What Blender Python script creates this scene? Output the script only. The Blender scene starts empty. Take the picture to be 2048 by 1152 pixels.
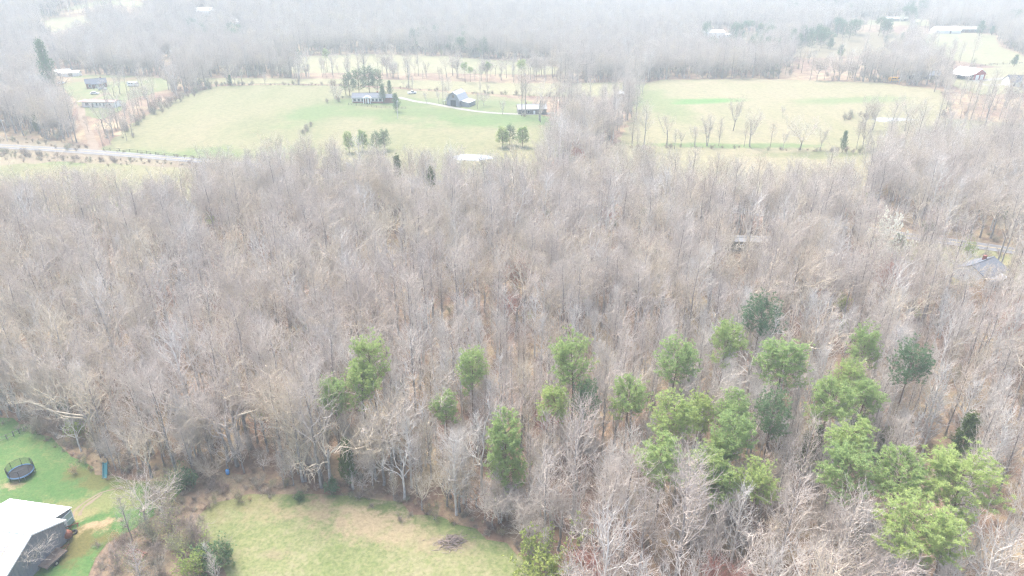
import bpy, math
import numpy as np
from mathutils import Vector, Matrix

# ------------------------------------------------------------------ camera, sky, sun, exposure
scene = bpy.context.scene
col = scene.collection
CAM_H, PITCH, FPX = 75.0, math.radians(25.5), 1365.3
cam_d = bpy.data.cameras.new("camera"); cam = bpy.data.objects.new("camera", cam_d); col.objects.link(cam)
cam_d.sensor_width = 36; cam_d.lens = 24.0; cam_d.clip_end = 12000; cam_d.clip_start = 0.5
cam.location = (0, 0, CAM_H); cam.rotation_euler = (math.radians(90) - PITCH, 0, 0)
scene.camera = cam
SUN_EL, SUN_AZ = math.radians(62), math.radians(-35)      # azimuth measured from +Y towards +X
world = bpy.data.worlds.new("World"); scene.world = world; world.use_nodes = True
wn = world.node_tree.nodes; wl = world.node_tree.links
sky = wn.new("ShaderNodeTexSky"); sky.sky_type = 'NISHITA'; sky.sun_disc = False
sky.sun_elevation = SUN_EL; sky.sun_rotation = SUN_AZ; sky.air_density = 1.0; sky.dust_density = 4.5; sky.ozone_density = 1.0
wn["Background"].inputs[1].default_value = 0.15
wl.new(sky.outputs[0], wn["Background"].inputs[0])
sun_d = bpy.data.lights.new("sun", 'SUN'); sun = bpy.data.objects.new("sun", sun_d); col.objects.link(sun)
sun_d.energy = 1.5; sun_d.angle = math.radians(24); sun_d.color = (1.0, 0.955, 0.90)
sd = Vector((math.sin(SUN_AZ) * math.cos(SUN_EL), math.cos(SUN_AZ) * math.cos(SUN_EL), math.sin(SUN_EL)))
sun.rotation_euler = sd.to_track_quat('Z', 'Y').to_euler(); sun.location = (0, 0, 200)
scene.view_settings.view_transform = 'Standard'; scene.view_settings.look = 'None'
scene.view_settings.exposure = 2.06; scene.view_settings.gamma = 1.0; scene.view_settings.use_curve_mapping = False
cy = scene.cycles
cy.max_bounces = 5; cy.diffuse_bounces = 3; cy.glossy_bounces = 2; cy.transmission_bounces = 3
cy.volume_bounces = 1; cy.transparent_max_bounces = 12
cy.use_adaptive_sampling = False
cy.use_denoising = True; cy.denoiser = 'OPENIMAGEDENOISE'
try: cy.denoising_prefilter = 'NONE'; cy.denoising_input_passes = 'RGB_ALBEDO_NORMAL'
except Exception: pass
scene.render.film_transparent = False; cy.pixel_filter_type = 'BLACKMAN_HARRIS'; cy.filter_width = 1.3
rng = np.random.default_rng(11)

# ------------------------------------------------------------------ terrain and pixel helpers
BUMPS = [(-190, 440, 5.0, 75), (260, 440, 5.5, 95), (-60, 430, 2.0, 60), (-700, 1150, 75, 300), (-330, 1000, 26, 210), (-950, 800, 40, 260),
         (560, 1150, 14, 260), (1000, 1300, 40, 330), (0, 1500, 12, 400), (400, 700, 5, 110), (-60, 240, 2.2, 90), (110, 130, 2.5, 60)]
def hgt(x, y):
    x = np.asarray(x, float); y = np.asarray(y, float)
    z = 0.5 * np.sin(x / 37 + 1.3) * np.sin(y / 43 + .4) * np.clip((np.hypot(x + 30, y - 78) - 60) / 60, 0, 1)
    for bx, by, bh, br in BUMPS:
        z = z + bh * np.exp(-((x - bx) ** 2 + (y - by) ** 2) / (2 * br * br))
    far = np.clip((y - 1400) / 1500, 0, 1)
    return z - 8 * far
def ray(px, py):
    dx = (px - 1024) / FPX; dy = (576 - py) / FPX
    return np.array([dx, math.cos(PITCH) + math.sin(PITCH) * dy, -math.sin(PITCH) + math.cos(PITCH) * dy])
def gp(px, py, up=0.0):
    """the point of the ground (or of a surface a height up above it) that a pixel of the photograph looks at"""
    d = ray(px, py)
    if d[2] > -0.012: d[2] = -0.012
    t, step = 30.0, 4.0
    for _ in range(2000):
        p = d * t
        if CAM_H + p[2] < hgt(p[0], p[1]) + up: break
        t += step; step *= 1.004
    lo, hi = t - step, t
    for _ in range(24):
        m = (lo + hi) / 2; p = d * m
        if CAM_H + p[2] < hgt(p[0], p[1]) + up: hi = m
        else: lo = m
    p = d * hi
    return np.array([p[0], p[1], CAM_H + p[2]])
def project(x, y, z):
    z = z - CAM_H
    dep = y * math.cos(PITCH) - z * math.sin(PITCH)
    upc = y * math.sin(PITCH) + z * math.cos(PITCH)
    dep = np.maximum(dep, 1e-3)
    return 1024 + x / dep * FPX, 576 - upc / dep * FPX, dep
def poly_px(pts): return np.array([gp(*p)[:2] for p in pts])
def inside(poly, x, y):
    r = np.zeros(np.shape(x), bool); n = len(poly); j = n - 1
    for i in range(n):
        xi, yi = poly[i]; xj, yj = poly[j]
        c = ((yi > y) != (yj > y)) & (x < (xj - xi) * (y - yi) / (yj - yi + 1e-12) + xi)
        r ^= c; j = i
    return r
def seg_dist(poly, x, y, closed=True):
    d = np.full(np.shape(x), 1e9); n = len(poly)
    for i in range(n if closed else n - 1):
        a = poly[i]; b = poly[(i + 1) % n]; ab = b - a
        t = np.clip(((x - a[0]) * ab[0] + (y - a[1]) * ab[1]) / (ab @ ab + 1e-12), 0, 1)
        d = np.minimum(d, np.hypot(x - a[0] - t * ab[0], y - a[1] - t * ab[1]))
    return d

# ------------------------------------------------------------------ materials
MATS = {}
def mat(name):
    m = bpy.data.materials.new(name); m.use_nodes = True
    nt = m.node_tree; b = nt.nodes["Principled BSDF"]
    b.inputs["Roughness"].default_value = 0.9; b.inputs["Specular IOR Level"].default_value = 0.2
    MATS[name] = m
    return m, nt, b
def nd(nt, t, **kw):
    n = nt.nodes.new(t)
    for k, v in kw.items():
        if k in n.inputs: n.inputs[k].default_value = v
        else: setattr(n, k, v)
    return n
def ramp(nt, fac, stops, interp='LINEAR'):
    r = nt.nodes.new("ShaderNodeValToRGB"); r.color_ramp.interpolation = interp
    e = r.color_ramp.elements
    while len(e) < len(stops): e.new(0.5)
    for i, (p, c) in enumerate(stops):
        e[i].position = p; e[i].color = (c[0], c[1], c[2], 1) if len(c) == 3 else c
    nt.links.new(fac, r.inputs[0]); return r.outputs[0]
def mix(nt, fac, a, b, mode='MIX'):
    m = nt.nodes.new("ShaderNodeMix"); m.data_type = 'RGBA'; m.blend_type = mode
    for s, v in ((m.inputs[0], fac), (m.inputs[6], a), (m.inputs[7], b)):
        if hasattr(v, "is_output"): nt.links.new(v, s)
        elif isinstance(v, (int, float)): s.default_value = v
        else: s.default_value = (v[0], v[1], v[2], 1)
    return m.outputs[2]
def noise(nt, scale, detail=4, rough=0.55, dist=0.0, vec=None, stretch=None):
    n = nd(nt, "ShaderNodeTexNoise", Scale=scale, Detail=detail, Roughness=rough, Distortion=dist)
    if vec is None:
        g = nt.nodes.new("ShaderNodeNewGeometry"); vec = g.outputs["Position"]
    if stretch:
        mp = nt.nodes.new("ShaderNodeMapping"); mp.inputs["Scale"].default_value = stretch[:3]
        if len(stretch) > 3: mp.inputs["Rotation"].default_value = (0, 0, stretch[3])
        nt.links.new(vec, mp.inputs[0]); vec = mp.outputs[0]
    nt.links.new(vec, n.inputs["Vector"]); return n.outputs[0]
def bump(nt, b, h, strength=0.5, distance=0.1):
    n = nd(nt, "ShaderNodeBump", Strength=strength, Distance=distance)
    nt.links.new(h, n.inputs["Height"]); nt.links.new(n.outputs[0], b.inputs["Normal"])
def mth(nt, op, a, b=None, clamp=False):
    n = nt.nodes.new("ShaderNodeMath"); n.operation = op; n.use_clamp = clamp
    for s, v in ((n.inputs[0], a), (n.inputs[1], b)):
        if v is None: continue
        if hasattr(v, "is_output"): nt.links.new(v, s)
        else: s.default_value = v
    return n.outputs[0]
def blotch(nt, base, cx, cy_, rx, ry, ang, colour, soft=0.35, nscale=0.6, amt=1.0, namp=0.9):
    """a stain of bare earth or other growth with its own place on the ground"""
    g = nt.nodes.new("ShaderNodeNewGeometry")
    mp = nt.nodes.new("ShaderNodeMapping"); mp.vector_type = 'TEXTURE'
    mp.inputs["Location"].default_value = (cx, cy_, 0); mp.inputs["Rotation"].default_value = (0, 0, ang)
    mp.inputs["Scale"].default_value = (rx, ry, 1e4)
    nt.links.new(g.outputs["Position"], mp.inputs[0])
    ln = nt.nodes.new("ShaderNodeVectorMath"); ln.operation = 'LENGTH'; nt.links.new(mp.outputs[0], ln.inputs[0])
    n = noise(nt, nscale, 5, 0.65)
    d = mth(nt, 'ADD', ln.outputs["Value"], mth(nt, 'MULTIPLY', mth(nt, 'SUBTRACT', n, 0.5), namp * 2))
    f = mth(nt, 'DIVIDE', mth(nt, 'SUBTRACT', 1.0 + soft / 2, d), soft, True)
    if amt != 1.0: f = mth(nt, 'MULTIPLY', f, amt)
    return mix(nt, f, base, colour)
def simple(name, colour, rough=0.8, var=0.12, nscale=0.8, metal=0.0, bmp=0.0, bscale=20):
    m, nt, b = mat(name)
    n = noise(nt, nscale, 5, 0.6)
    c2 = tuple(max(0, c * (1 - var * 2)) for c in colour); c3 = tuple(min(1, c * (1 + var)) for c in colour)
    nt.links.new(ramp(nt, n, [(0.3, c2), (0.5, colour), (0.72, c3)]), b.inputs["Base Color"])
    b.inputs["Roughness"].default_value = rough; b.inputs["Metallic"].default_value = metal
    if bmp: bump(nt, b, noise(nt, bscale, 3), bmp, 0.02)
    return m
def random_tint(name, stops, rough=0.9, nscale=1.5, var=0.35):
    """colour that differs from one tree to the next, mottled along the bark"""
    m, nt, b = mat(name)
    oi = nt.nodes.new("ShaderNodeObjectInfo")
    c = ramp(nt, oi.outputs["Random"], stops)
    n = noise(nt, nscale, 3, 0.6)
    k = ramp(nt, n, [(0.3, (1 - var,) * 3), (0.7, (1 + var * .4,) * 3)])
    nt.links.new(mix(nt, 1.0, c, k, 'MULTIPLY'), b.inputs["Base Color"])
    b.inputs["Roughness"].default_value = rough
    return m

# trees
random_tint("bark_grey", [(0, (.24, .21, .19)), (.35, (.36, .33, .30)), (.7, (.28, .25, .225)), (1, (.44, .41, .375))], nscale=2.5)
random_tint("twig_grey", [(0, (.45, .385, .335)), (.25, (.56, .50, .44)), (.5, (.48, .415, .365)), (.75, (.60, .535, .46)), (1, (.53, .47, .425))])
random_tint("twig_pale", [(0, (.55, .515, .47)), (.4, (.63, .60, .56)), (.7, (.57, .52, .46)), (1, (.66, .64, .60))])
random_tint("twig_tan", [(0, (.52, .435, .34)), (.5, (.60, .52, .405)), (1, (.54, .48, .38))])
random_tint("twig_red", [(0, (.42, .20, .15)), (1, (.36, .16, .13))])
random_tint("brush_twig", [(0, (.29, .22, .18)), (.3, (.37, .31, .26)), (.55, (.32, .245, .20)), (.8, (.38, .345, .27)), (1, (.32, .32, .20))])
random_tint("bark_pine", [(0, (.15, .105, .08)), (1, (.22, .16, .125))], nscale=3)
def leaf_mat(name, stops, trans=0.25):
    m, nt, b = mat(name)
    oi = nt.nodes.new("ShaderNodeObjectInfo")
    c = ramp(nt, oi.outputs["Random"], stops)
    n = noise(nt, 0.9, 4, 0.65)
    k = ramp(nt, n, [(0.3, (.78, .82, .8)), (0.7, (1.15, 1.12, 1.0))])
    cc = mix(nt, 1.0, c, k, 'MULTIPLY')
    nt.links.new(cc, b.inputs["Base Color"]); b.inputs["Roughness"].default_value = 0.6
    if trans:
        t = nt.nodes.new("ShaderNodeBsdfTranslucent"); nt.links.new(cc, t.inputs[0])
        s = nt.nodes.new("ShaderNodeMixShader"); s.inputs[0].default_value = trans
        nt.links.new(b.outputs[0], s.inputs[1]); nt.links.new(t.outputs[0], s.inputs[2])
        nt.links.new(s.outputs[0], nt.nodes["Material Output"].inputs[0])
    return m
leaf_mat("needles_pine", [(0, (.33, .42, .165)), (.5, (.285, .39, .165)), (1, (.365, .445, .165))], 0.5)
leaf_mat("needles_cedar", [(0, (.10, .145, .05)), (.5, (.13, .16, .055)), (1, (.09, .14, .06))], 0.25)
leaf_mat("needles_dark", [(0, (.10, .175, .095)), (1, (.125, .20, .095))], 0.3)
leaf_mat("leaves_fresh", [(0, (.30, .38, .12)), (1, (.36, .41, .14))], 0.45)
leaf_mat("blossom", [(0, (.72, .70, .66)), (1, (.80, .79, .74))], 0.3)
leaf_mat("grass_blade", [(0, (.10, .17, .05)), (.4, (.13, .19, .06)), (.7, (.18, .20, .085)), (1, (.24, .22, .12))], 0.5)
leaf_mat("dry_leaf", [(0, (.38, .25, .14)), (1, (.45, .32, .18))], 0.2)

# ground covers
def ground_mat():
    m, nt, b = mat("leaf_litter")
    big = noise(nt, 0.018, 4, 0.55)
    mid = noise(nt, 0.11, 5, 0.6, 0.6)
    fine = noise(nt, 1.3, 5, 0.7)
    c = ramp(nt, mid, [(0.3, (0.136, 0.085, 0.058)), (0.46, (0.177, 0.122, 0.085)), (0.58, (0.252, 0.194, 0.119)), (0.72, (0.313, 0.255, 0.150))])
    c2 = ramp(nt, mid, [(0.3, (0.129, 0.078, 0.058)), (0.5, (0.160, 0.102, 0.075)), (0.7, (0.204, 0.146, 0.102))])
    f = ramp(nt, big, [(0.45, (0, 0, 0)), (0.6, (1, 1, 1))])
    c = mix(nt, f, c, c2)
    k = ramp(nt, fine, [(0.25, (.6, .6, .6)), (0.5, (1, 1, 1)), (0.8, (1.3, 1.27, 1.2))])
    c = mix(nt, 1.0, c, k, 'MULTIPLY')
    nt.links.new(c, b.inputs["Base Color"]); bump(nt, b, fine, 0.6, 0.25)
ground_mat()
def field_mat(name, a, bcol, ccol, s1=0.02, s2=0.25, blots=(), bscale=2.0, stretch=None):
    m, nt, b = mat(name)
    n1 = noise(nt, s1, 5, 0.6, 0.8); n2 = noise(nt, s2, 6, 0.68, 0.5, stretch=stretch); n3 = noise(nt, bscale, 5, 0.7)
    mixf = mth(nt, 'ADD', mth(nt, 'MULTIPLY', n1, 0.5), mth(nt, 'MULTIPLY', n2, 0.5))
    c = ramp(nt, mixf, [(0.38, a), (0.5, bcol), (0.62, ccol)])
    for bl in blots: c = blotch(nt, c, *bl)
    k = ramp(nt, n3, [(0.25, (.62, .64, .6)), (0.5, (1, 1, 1)), (0.78, (1.28, 1.25, 1.2))])
    c = mix(nt, 1.0, c, k, 'MULTIPLY')
    nt.links.new(c, b.inputs["Base Color"]); bump(nt, b, n3, 0.5, 0.12)
    return m
def bl(px, py, rx, ry, ang, colour, **kw):
    p = gp(px, py); a = (p[0], p[1], rx, ry, ang, colour)
    return a + (kw.get('soft', .5), kw.get('ns', .5), kw.get('amt', 1.0), kw.get('namp', 1.5))
SAND = (.25, .19, .11)
field_mat("yard_grass", (0.050, 0.115, 0.032), (0.072, 0.132, 0.040), (0.125, 0.148, 0.056), 0.05, 0.9, [
    bl(168, 1064, 3.6, 1.5, .55, SAND, ns=.6), bl(160, 1032, 2.2, 1.3, .5, SAND, ns=.6), bl(22, 972, 1.8, .9, .1, SAND, ns=.8, amt=.8),
    bl(205, 1005, 7, 3, .2, (0.158, 0.164, 0.067), ns=.4, amt=.8), bl(270, 950, 10, 3, 0, (0.103, 0.109, 0.037), ns=.4), bl(150, 1095, 4, 3, .3, (0.097, 0.091, 0.031), ns=.5)], 3.0)
field_mat("clearing_grass", (0.105, 0.134, 0.047), (0.148, 0.162, 0.072), (0.195, 0.183, 0.104), 0.06, 1.1, [
    bl(740, 1030, 8, 4.0, -.25, (0.235, 0.190, 0.118), ns=.6, amt=1.0, soft=.8, namp=2.0), bl(560, 1005, 10, 3.0, .05, (0.205, 0.165, 0.100), ns=.6, amt=.7, soft=1.0, namp=2.2), bl(840, 1075, 7, 2.2, -.2, (0.225, 0.188, 0.114), ns=.7, amt=.65, soft=1.0, namp=2.2),
    bl(660, 990, 6, 1.6, -.1, (0.170, 0.122, 0.080), ns=.7, amt=.8, soft=.9), bl(920, 1050, 13, 2.6, -.42, (0.085, 0.118, 0.038), ns=.8, amt=.75, soft=1.0, namp=2.2), bl(700, 1000, 7, 1.2, -.3, (0.085, 0.118, 0.038), ns=.8, amt=.7, soft=1.0, namp=2.2),
    bl(590, 1000, 2.4, 1.5, 0, (0.070, 0.110, 0.032), ns=.8, amt=.8, soft=.9), bl(440, 1000, 9, 3, .2, (0.140, 0.143, 0.061), ns=.4), bl(900, 1090, 3.2, 1.5, 0, (0.180, 0.135, 0.095), ns=.9, amt=.6, soft=1.0),
    bl(550, 1110, 1.6, .9, 0, (0.190, 0.150, 0.098), ns=.9, amt=.5, soft=1.0)], 2.2)
field_mat("pasture_left", (0.124, 0.130, 0.061), (0.153, 0.148, 0.076), (0.170, 0.154, 0.086), 0.012, 0.07, [
    bl(870, 225, 60, 14, .1, (0.098, 0.130, 0.048), ns=.05, soft=.9), bl(1000, 240, 45, 14, .1, (0.088, 0.130, 0.044), ns=.05, soft=.9), bl(640, 225, 12, 26, -.3, (0.098, 0.133, 0.048), ns=.05, soft=.9),
    bl(790, 205, 30, 10, 0, (0.091, 0.125, 0.044), ns=.06, soft=.8), bl(960, 205, 32, 9, 0, (0.109, 0.133, 0.056), ns=.06, soft=.8), bl(330, 310, 60, 10, .1, (0.109, 0.138, 0.052), ns=.06, soft=.9)], 0.5, (1, .22, 1, .5))
field_mat("pasture_right", (0.161, 0.154, 0.082), (0.183, 0.167, 0.095), (0.201, 0.174, 0.108), 0.012, 0.08, [
    bl(1350, 204, 38, 8, .02, (.085, .165, .045), ns=.08, soft=.5, namp=.4), bl(1700, 200, 30, 8, .1, (0.127, 0.154, 0.065), ns=.06, soft=.9), bl(1480, 292, 40, 4, 0, (0.103, 0.140, 0.050), ns=.08, soft=.7),
    bl(1300, 200, 14, 50, .1, (0.130, 0.147, 0.065), ns=.06, soft=.9), bl(1650, 310, 30, 5, 0, (0.130, 0.135, 0.062), ns=.08, soft=.8)], 0.5, (1, .22, 1, -.2))
field_mat("far_pasture", (0.152, 0.152, 0.080), (0.182, 0.172, 0.095), (0.197, 0.178, 0.107), 0.01, 0.06, [], 0.4)
field_mat("brown_pasture", (0.132, 0.108, 0.066), (0.151, 0.125, 0.076), (0.165, 0.141, 0.089), 0.012, 0.06, [], 0.4)
field_mat("homestead_lawn", (0.094, 0.126, 0.047), (0.126, 0.141, 0.063), (0.165, 0.150, 0.078), 0.02, 0.12, [bl(190, 160, 40, 8, .1, (0.165, 0.129, 0.075), ns=.08)], 0.8)
field_mat("verge_scrub", (0.145, 0.113, 0.079), (0.177, 0.144, 0.099), (0.203, 0.176, 0.113), 0.03, 0.2, [], 1.2)
field_mat("bank_litter", (0.135, 0.093, 0.066), (0.170, 0.124, 0.087), (0.200, 0.161, 0.105), 0.1, 0.7, [], 2.5)
field_mat("shady_lawn", (0.123, 0.140, 0.062), (0.157, 0.157, 0.078), (0.185, 0.162, 0.090), 0.03, 0.2, [], 1.0)
simple("asphalt", (.15, .15, .155), 0.9, .10, .15)
simple("gravel", (.24, .23, .205), 0.95, .12, 1.0, bmp=.3)
simple("dirt_track", (.20, .155, .115), 0.95, .14, .4)
simple("road_paint", (.45, .45, .44), 0.7, .05)
simple("yellow_paint", (.65, .48, .12), 0.7, .05)
m, nt, b = mat("pond_water")
b.inputs["Base Color"].default_value = (.30, .31, .30, 1); b.inputs["Roughness"].default_value = 0.08; b.inputs["Specular IOR Level"].default_value = 0.6  # pale base colour stands in for the reflected white sky
bump(nt, b, noise(nt, 1.5, 3), 0.15, 0.05)

# things
def metal_sheet(name, colour, rust=0.0, rough=.5, spec=.4):
    m, nt, b = mat(name)
    n = noise(nt, 0.5, 6, 0.65, 0.4); n2 = noise(nt, 3.5, 4, 0.6)
    c = ramp(nt, n, [(0.3, tuple(c * .88 for c in colour)), (0.55, colour), (0.75, tuple(min(1, c * 1.05) for c in colour))])
    if rust:
        f = ramp(nt, mth(nt, 'ADD', mth(nt, 'MULTIPLY', n, .7), mth(nt, 'MULTIPLY', n2, .3)), [(.60 - rust, (0, 0, 0)), (.68 - rust * .6, (1, 1, 1))])
        c = mix(nt, f, c, (.30, .19, .13))
    nt.links.new(c, b.inputs["Base Color"]); b.inputs["Roughness"].default_value = rough; b.inputs["Specular IOR Level"].default_value = spec
    return m
metal_sheet("roof_white", (.80, .80, .79), 0.0)
metal_sheet("roof_rust", (.42, .34, .27), 0.12)
metal_sheet("wall_slate", (.20, .205, .225), 0.0)
metal_sheet("roof_galv", (.36, .375, .40), 0.02)
metal_sheet("roof_dull", (.20, .205, .21), 0.05)
metal_sheet("wall_galv", (.22, .23, .26), 0.03)
metal_sheet("gate_green", (.32, .42, .38), 0.0)
simple("white_paint", (.80, .80, .78), .6, .04)
simple("grey_shingle", (.13, .14, .16), .95, .12, 2.0)
simple("dark_shingle", (.085, .095, .12), .95, .12, 2.0)
simple("pink_roof", (.33, .235, .21), .8, .10, .6)
simple("tan_roof", (.3, .29, .27), .8, .10, .6)
simple("brick_red", (.22, .085, .068), .9, .12, 2.0)
simple("barn_red", (.32, .03, .03), .7, .08, .8)
simple("window_glass", (.05, .06, .075), .15, .05)
simple("painted_shade", (.03, .03, .032), .9, .1)  # near-black paint standing in for shade in openings and under the lean-to
simple("wood_weathered", (0.163, 0.130, 0.107), .9, .18, 1.4)
simple("wood_grey", (0.195, 0.182, 0.169), .9, .15, 1.4)
simple("wood_dark", (.13, .115, .105), .9, .15, 1.4)
simple("rust_brown", (.19, .075, .05), .7, .22, 2.5)
simple("rust_pink", (0.215, 0.111, 0.085), .8, .18, 2.0)
simple("rubber", (.03, .03, .032), .8, .1)
simple("steel", (.45, .47, .48), .4, .08, 2, .6)
simple("pad_blue", (.05, .15, .29), .5, .08)
simple("mat_black", (.02, .022, .027), .7, .1)
simple("plastic_teal", (.04, .18, .20), .45, .08)
simple("plastic_blue", (.08, .27, .55), .45, .08)
simple("tarp_blue", (.10, .42, .62), .6, .1)
simple("snag_pale", (0.377, 0.358, 0.319), .9, .15, 2)
simple("brush_pile_wood", (0.25, 0.20, 0.175), .9, .25, 2)
simple("car_white", (.78, .78, .78), .25, .03)
simple("bus_yellow", (.70, .38, .04), .4, .05)
simple("van_grey", (.42, .43, .45), .35, .05)
simple("metal_pole", (.52, .50, .47), .8, .1)
# enclosure net: real open mesh, built as strands
simple("net_black", (.02, .022, .025), .9, .05)

# ------------------------------------------------------------------ mesh helpers
def link(o, parent=None):
    col.objects.link(o)
    if parent is not None: o.parent = parent
    return o
def tag(o, label=None, cat=None, group=None, kind=None):
    if label: o["label"] = label
    if cat: o["category"] = cat
    if group: o["group"] = group
    if kind: o["kind"] = kind
    return o
def empty(name, loc, rz=0.0, label=None, cat=None, group=None):
    o = bpy.data.objects.new(name, None); o.empty_display_size = 0.3
    o.location = tuple(loc); o.rotation_euler = (0, 0, rz)
    col.objects.link(o); return tag(o, label, cat, group)
def np_mesh(name, V, F, mats, mi=None, smooth=False):
    """V n x 3, F list of arrays of triangles / quads"""
    me = bpy.data.meshes.new(name)
    F = [np.asarray(f, np.int32) for f in (F if isinstance(F, list) else [F]) if len(f)]
    tot = np.concatenate([np.full(len(f), f.shape[1], np.int32) for f in F])
    idx = np.concatenate([f.ravel() for f in F])
    me.vertices.add(len(V)); me.vertices.foreach_set("co", np.asarray(V, np.float32).ravel())
    me.loops.add(len(idx)); me.loops.foreach_set("vertex_index", idx)
    me.polygons.add(len(tot)); st = np.concatenate([[0], np.cumsum(tot)[:-1]]).astype(np.int32)
    me.polygons.foreach_set("loop_start", st)
    for m in mats: me.materials.append(MATS[m])
    if mi is not None: me.polygons.foreach_set("material_index", np.asarray(mi, np.int32))
    me.update(calc_edges=True)
    if smooth: me.polygons.foreach_set("use_smooth", np.ones(len(tot), bool))
    me.validate()
    return me
class MB:
    """collects boxes, tubes and prisms for one mesh"""
    def __init__(s): s.v = []; s.f = []
    def add(s, vs, fs):
        n = len(s.v); s.v += [tuple(v) for v in vs]; s.f += [tuple(i + n for i in f) for f in fs]; return s
    def box(s, x0, x1, y0, y1, z0, z1):
        return s.add([(x0, y0, z0), (x1, y0, z0), (x1, y1, z0), (x0, y1, z0), (x0, y0, z1), (x1, y0, z1), (x1, y1, z1), (x0, y1, z1)],
                     [(0, 3, 2, 1), (4, 5, 6, 7), (0, 1, 5, 4), (1, 2, 6, 5), (2, 3, 7, 6), (3, 0, 4, 7)])
    def prism(s, poly, axis, a, b):
        """poly in the plane across axis ('x': points are (y, z); 'y': (x, z); 'z': (x, y)) swept from a to b"""
        n = len(poly)
        P = {'x': lambda p, t: (t, p[0], p[1]), 'y': lambda p, t: (p[0], t, p[1]), 'z': lambda p, t: (p[0], p[1], t)}[axis]
        vs = [P(p, a) for p in poly] + [P(p, b) for p in poly]
        fs = [tuple(range(n - 1, -1, -1)), tuple(range(n, 2 * n))] + [(i, (i + 1) % n, n + (i + 1) % n, n + i) for i in range(n)]
        return s.add(vs, fs)
    def tube(s, pts, r, n=6, close=False):
        pts = [Vector(p) for p in pts]; k = len(pts); rr = r if isinstance(r, (list, tuple)) else [r] * k
        vs = []
        for i, p in enumerate(pts):
            a = pts[i - 1] if (i > 0 or close) else p; c = pts[(i + 1) % k] if (i < k - 1 or close) else p
            t = (c - a).normalized(); u = t.cross(Vector((0, 0, 1)) if abs(t.z) < .9 else Vector((1, 0, 0))).normalized(); w = t.cross(u)
            vs += [p + (u * math.cos(6.28318 * j / n) + w * math.sin(6.28318 * j / n)) * rr[i] for j in range(n)]
        fs = []
        for i in range(k if close else k - 1):
            q = (i + 1) % k
            fs += [(i * n + j, i * n + (j + 1) % n, q * n + (j + 1) % n, q * n + j) for j in range(n)]
        if not close: fs += [tuple(range(n - 1, -1, -1)), tuple((k - 1) * n + j for j in range(n))]
        return s.add(vs, fs)
    def build(s, name, material, parent=None, smooth=False):
        me = bpy.data.meshes.new(name); me.from_pydata(s.v, [], s.f); me.materials.append(MATS[material]); me.update()
        if smooth: me.polygons.foreach_set("use_smooth", np.ones(len(me.polygons), bool))
        return link(bpy.data.objects.new(name, me), parent)
def dup(root, loc, rz=0, scale=None, **kw):
    r = root.copy(); col.objects.link(r); r.location = tuple(loc); r.rotation_euler = (0, 0, rz)
    if scale is not None: r.scale = scale if hasattr(scale, "__len__") else (scale,) * 3
    for k, v in kw.items(): r[k] = v
    for ch in root.children:
        c = ch.copy(); col.objects.link(c); c.parent = r
        for g in ch.children:
            d = g.copy(); col.objects.link(d); d.parent = c
    return r

# ------------------------------------------------------------------ ground, fields, roads
def grid_ground():
    xs = np.concatenate([np.linspace(-4500, -520, 60), np.arange(-515, 516, 4.0), np.linspace(520, 4500, 60)])
    ys = np.concatenate([np.linspace(-900, 10, 20), np.arange(14, 620, 4.0), np.arange(624, 1800, 14.0), np.linspace(1830, 9500, 60)])
    X, Y = np.meshgrid(xs, ys); Z = hgt(X, Y)
    nx, ny = len(xs), len(ys); i = np.arange(nx * ny).reshape(ny, nx)
    q = np.stack([i[:-1, :-1], i[:-1, 1:], i[1:, 1:], i[1:, :-1]], -1).reshape(-1, 4)
    me = np_mesh("ground", np.stack([X, Y, Z], -1).reshape(-1, 3), q, ["leaf_litter"], smooth=True)
    return tag(link(bpy.data.objects.new("ground", me)), "brown leaf-litter ground under the woods", None, None, "structure")
grid_ground()
def drape(name, poly, material, lift, cell=None, rag=0.0, label=None, ragscale=0.15, parent=None):
    """a sheet of ground cover that follows the terrain, with an uneven rim"""
    poly = np.asarray(poly); size = poly.max(0) - poly.min(0)
    P = []
    for i in range(len(poly)):
        a, c = poly[i], poly[(i + 1) % len(poly)]; n = max(1, int(np.hypot(*(c - a)) / max(1.0, rag * 1.5 if rag else 6)))
        for k in range(n): P.append(a + (c - a) * k / n)
    P = np.array(P)
    if rag:
        c = P.mean(0); w = (np.sin(P[:, 0] * ragscale * 2.1 + P[:, 1] * ragscale * 3.3) + np.sin(P[:, 0] * ragscale * 5.7 - P[:, 1] * ragscale * 4.1 + 2) * .7 + rng.normal(0, .45, len(P)))
        dv = P - c; dv /= np.linalg.norm(dv, axis=1, keepdims=True) + 1e-9; P = P + dv * (w * rag * .5)[:, None]
    import bmesh
    bm = bmesh.new(); vs = [bm.verts.new((p[0], p[1], 0)) for p in P]
    bm.faces.new(vs); bmesh.ops.triangulate(bm, faces=bm.faces[:])
    cell = cell or max(4.0, float(size.max()) / 45)
    lo, hi = P.min(0), P.max(0)
    for ax in (0, 1):
        for t in np.arange(lo[ax] + cell * .5, hi[ax], cell):
            g = bm.verts[:] + bm.edges[:] + bm.faces[:]
            co = (t, 0, 0) if ax == 0 else (0, t, 0); no = (1, 0, 0) if ax == 0 else (0, 1, 0)
            bmesh.ops.bisect_plane(bm, geom=g, plane_co=co, plane_no=no, dist=1e-4)
    zz = hgt([v.co.x for v in bm.verts], [v.co.y for v in bm.verts])
    for v, z in zip(bm.verts, zz): v.co.z = float(z) + lift
    me = bpy.data.meshes.new(name); bm.normal_update()
    for f in bm.faces:
        if f.normal.z < 0: f.normal_flip()
    bm.to_mesh(me); bm.free(); me.materials.append(MATS[material])
    me.polygons.foreach_set("use_smooth", np.ones(len(me.polygons), bool))
    o = link(bpy.data.objects.new(name, me), parent)
    if parent is None: tag(o, label, None, None, "structure")
    return o
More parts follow.
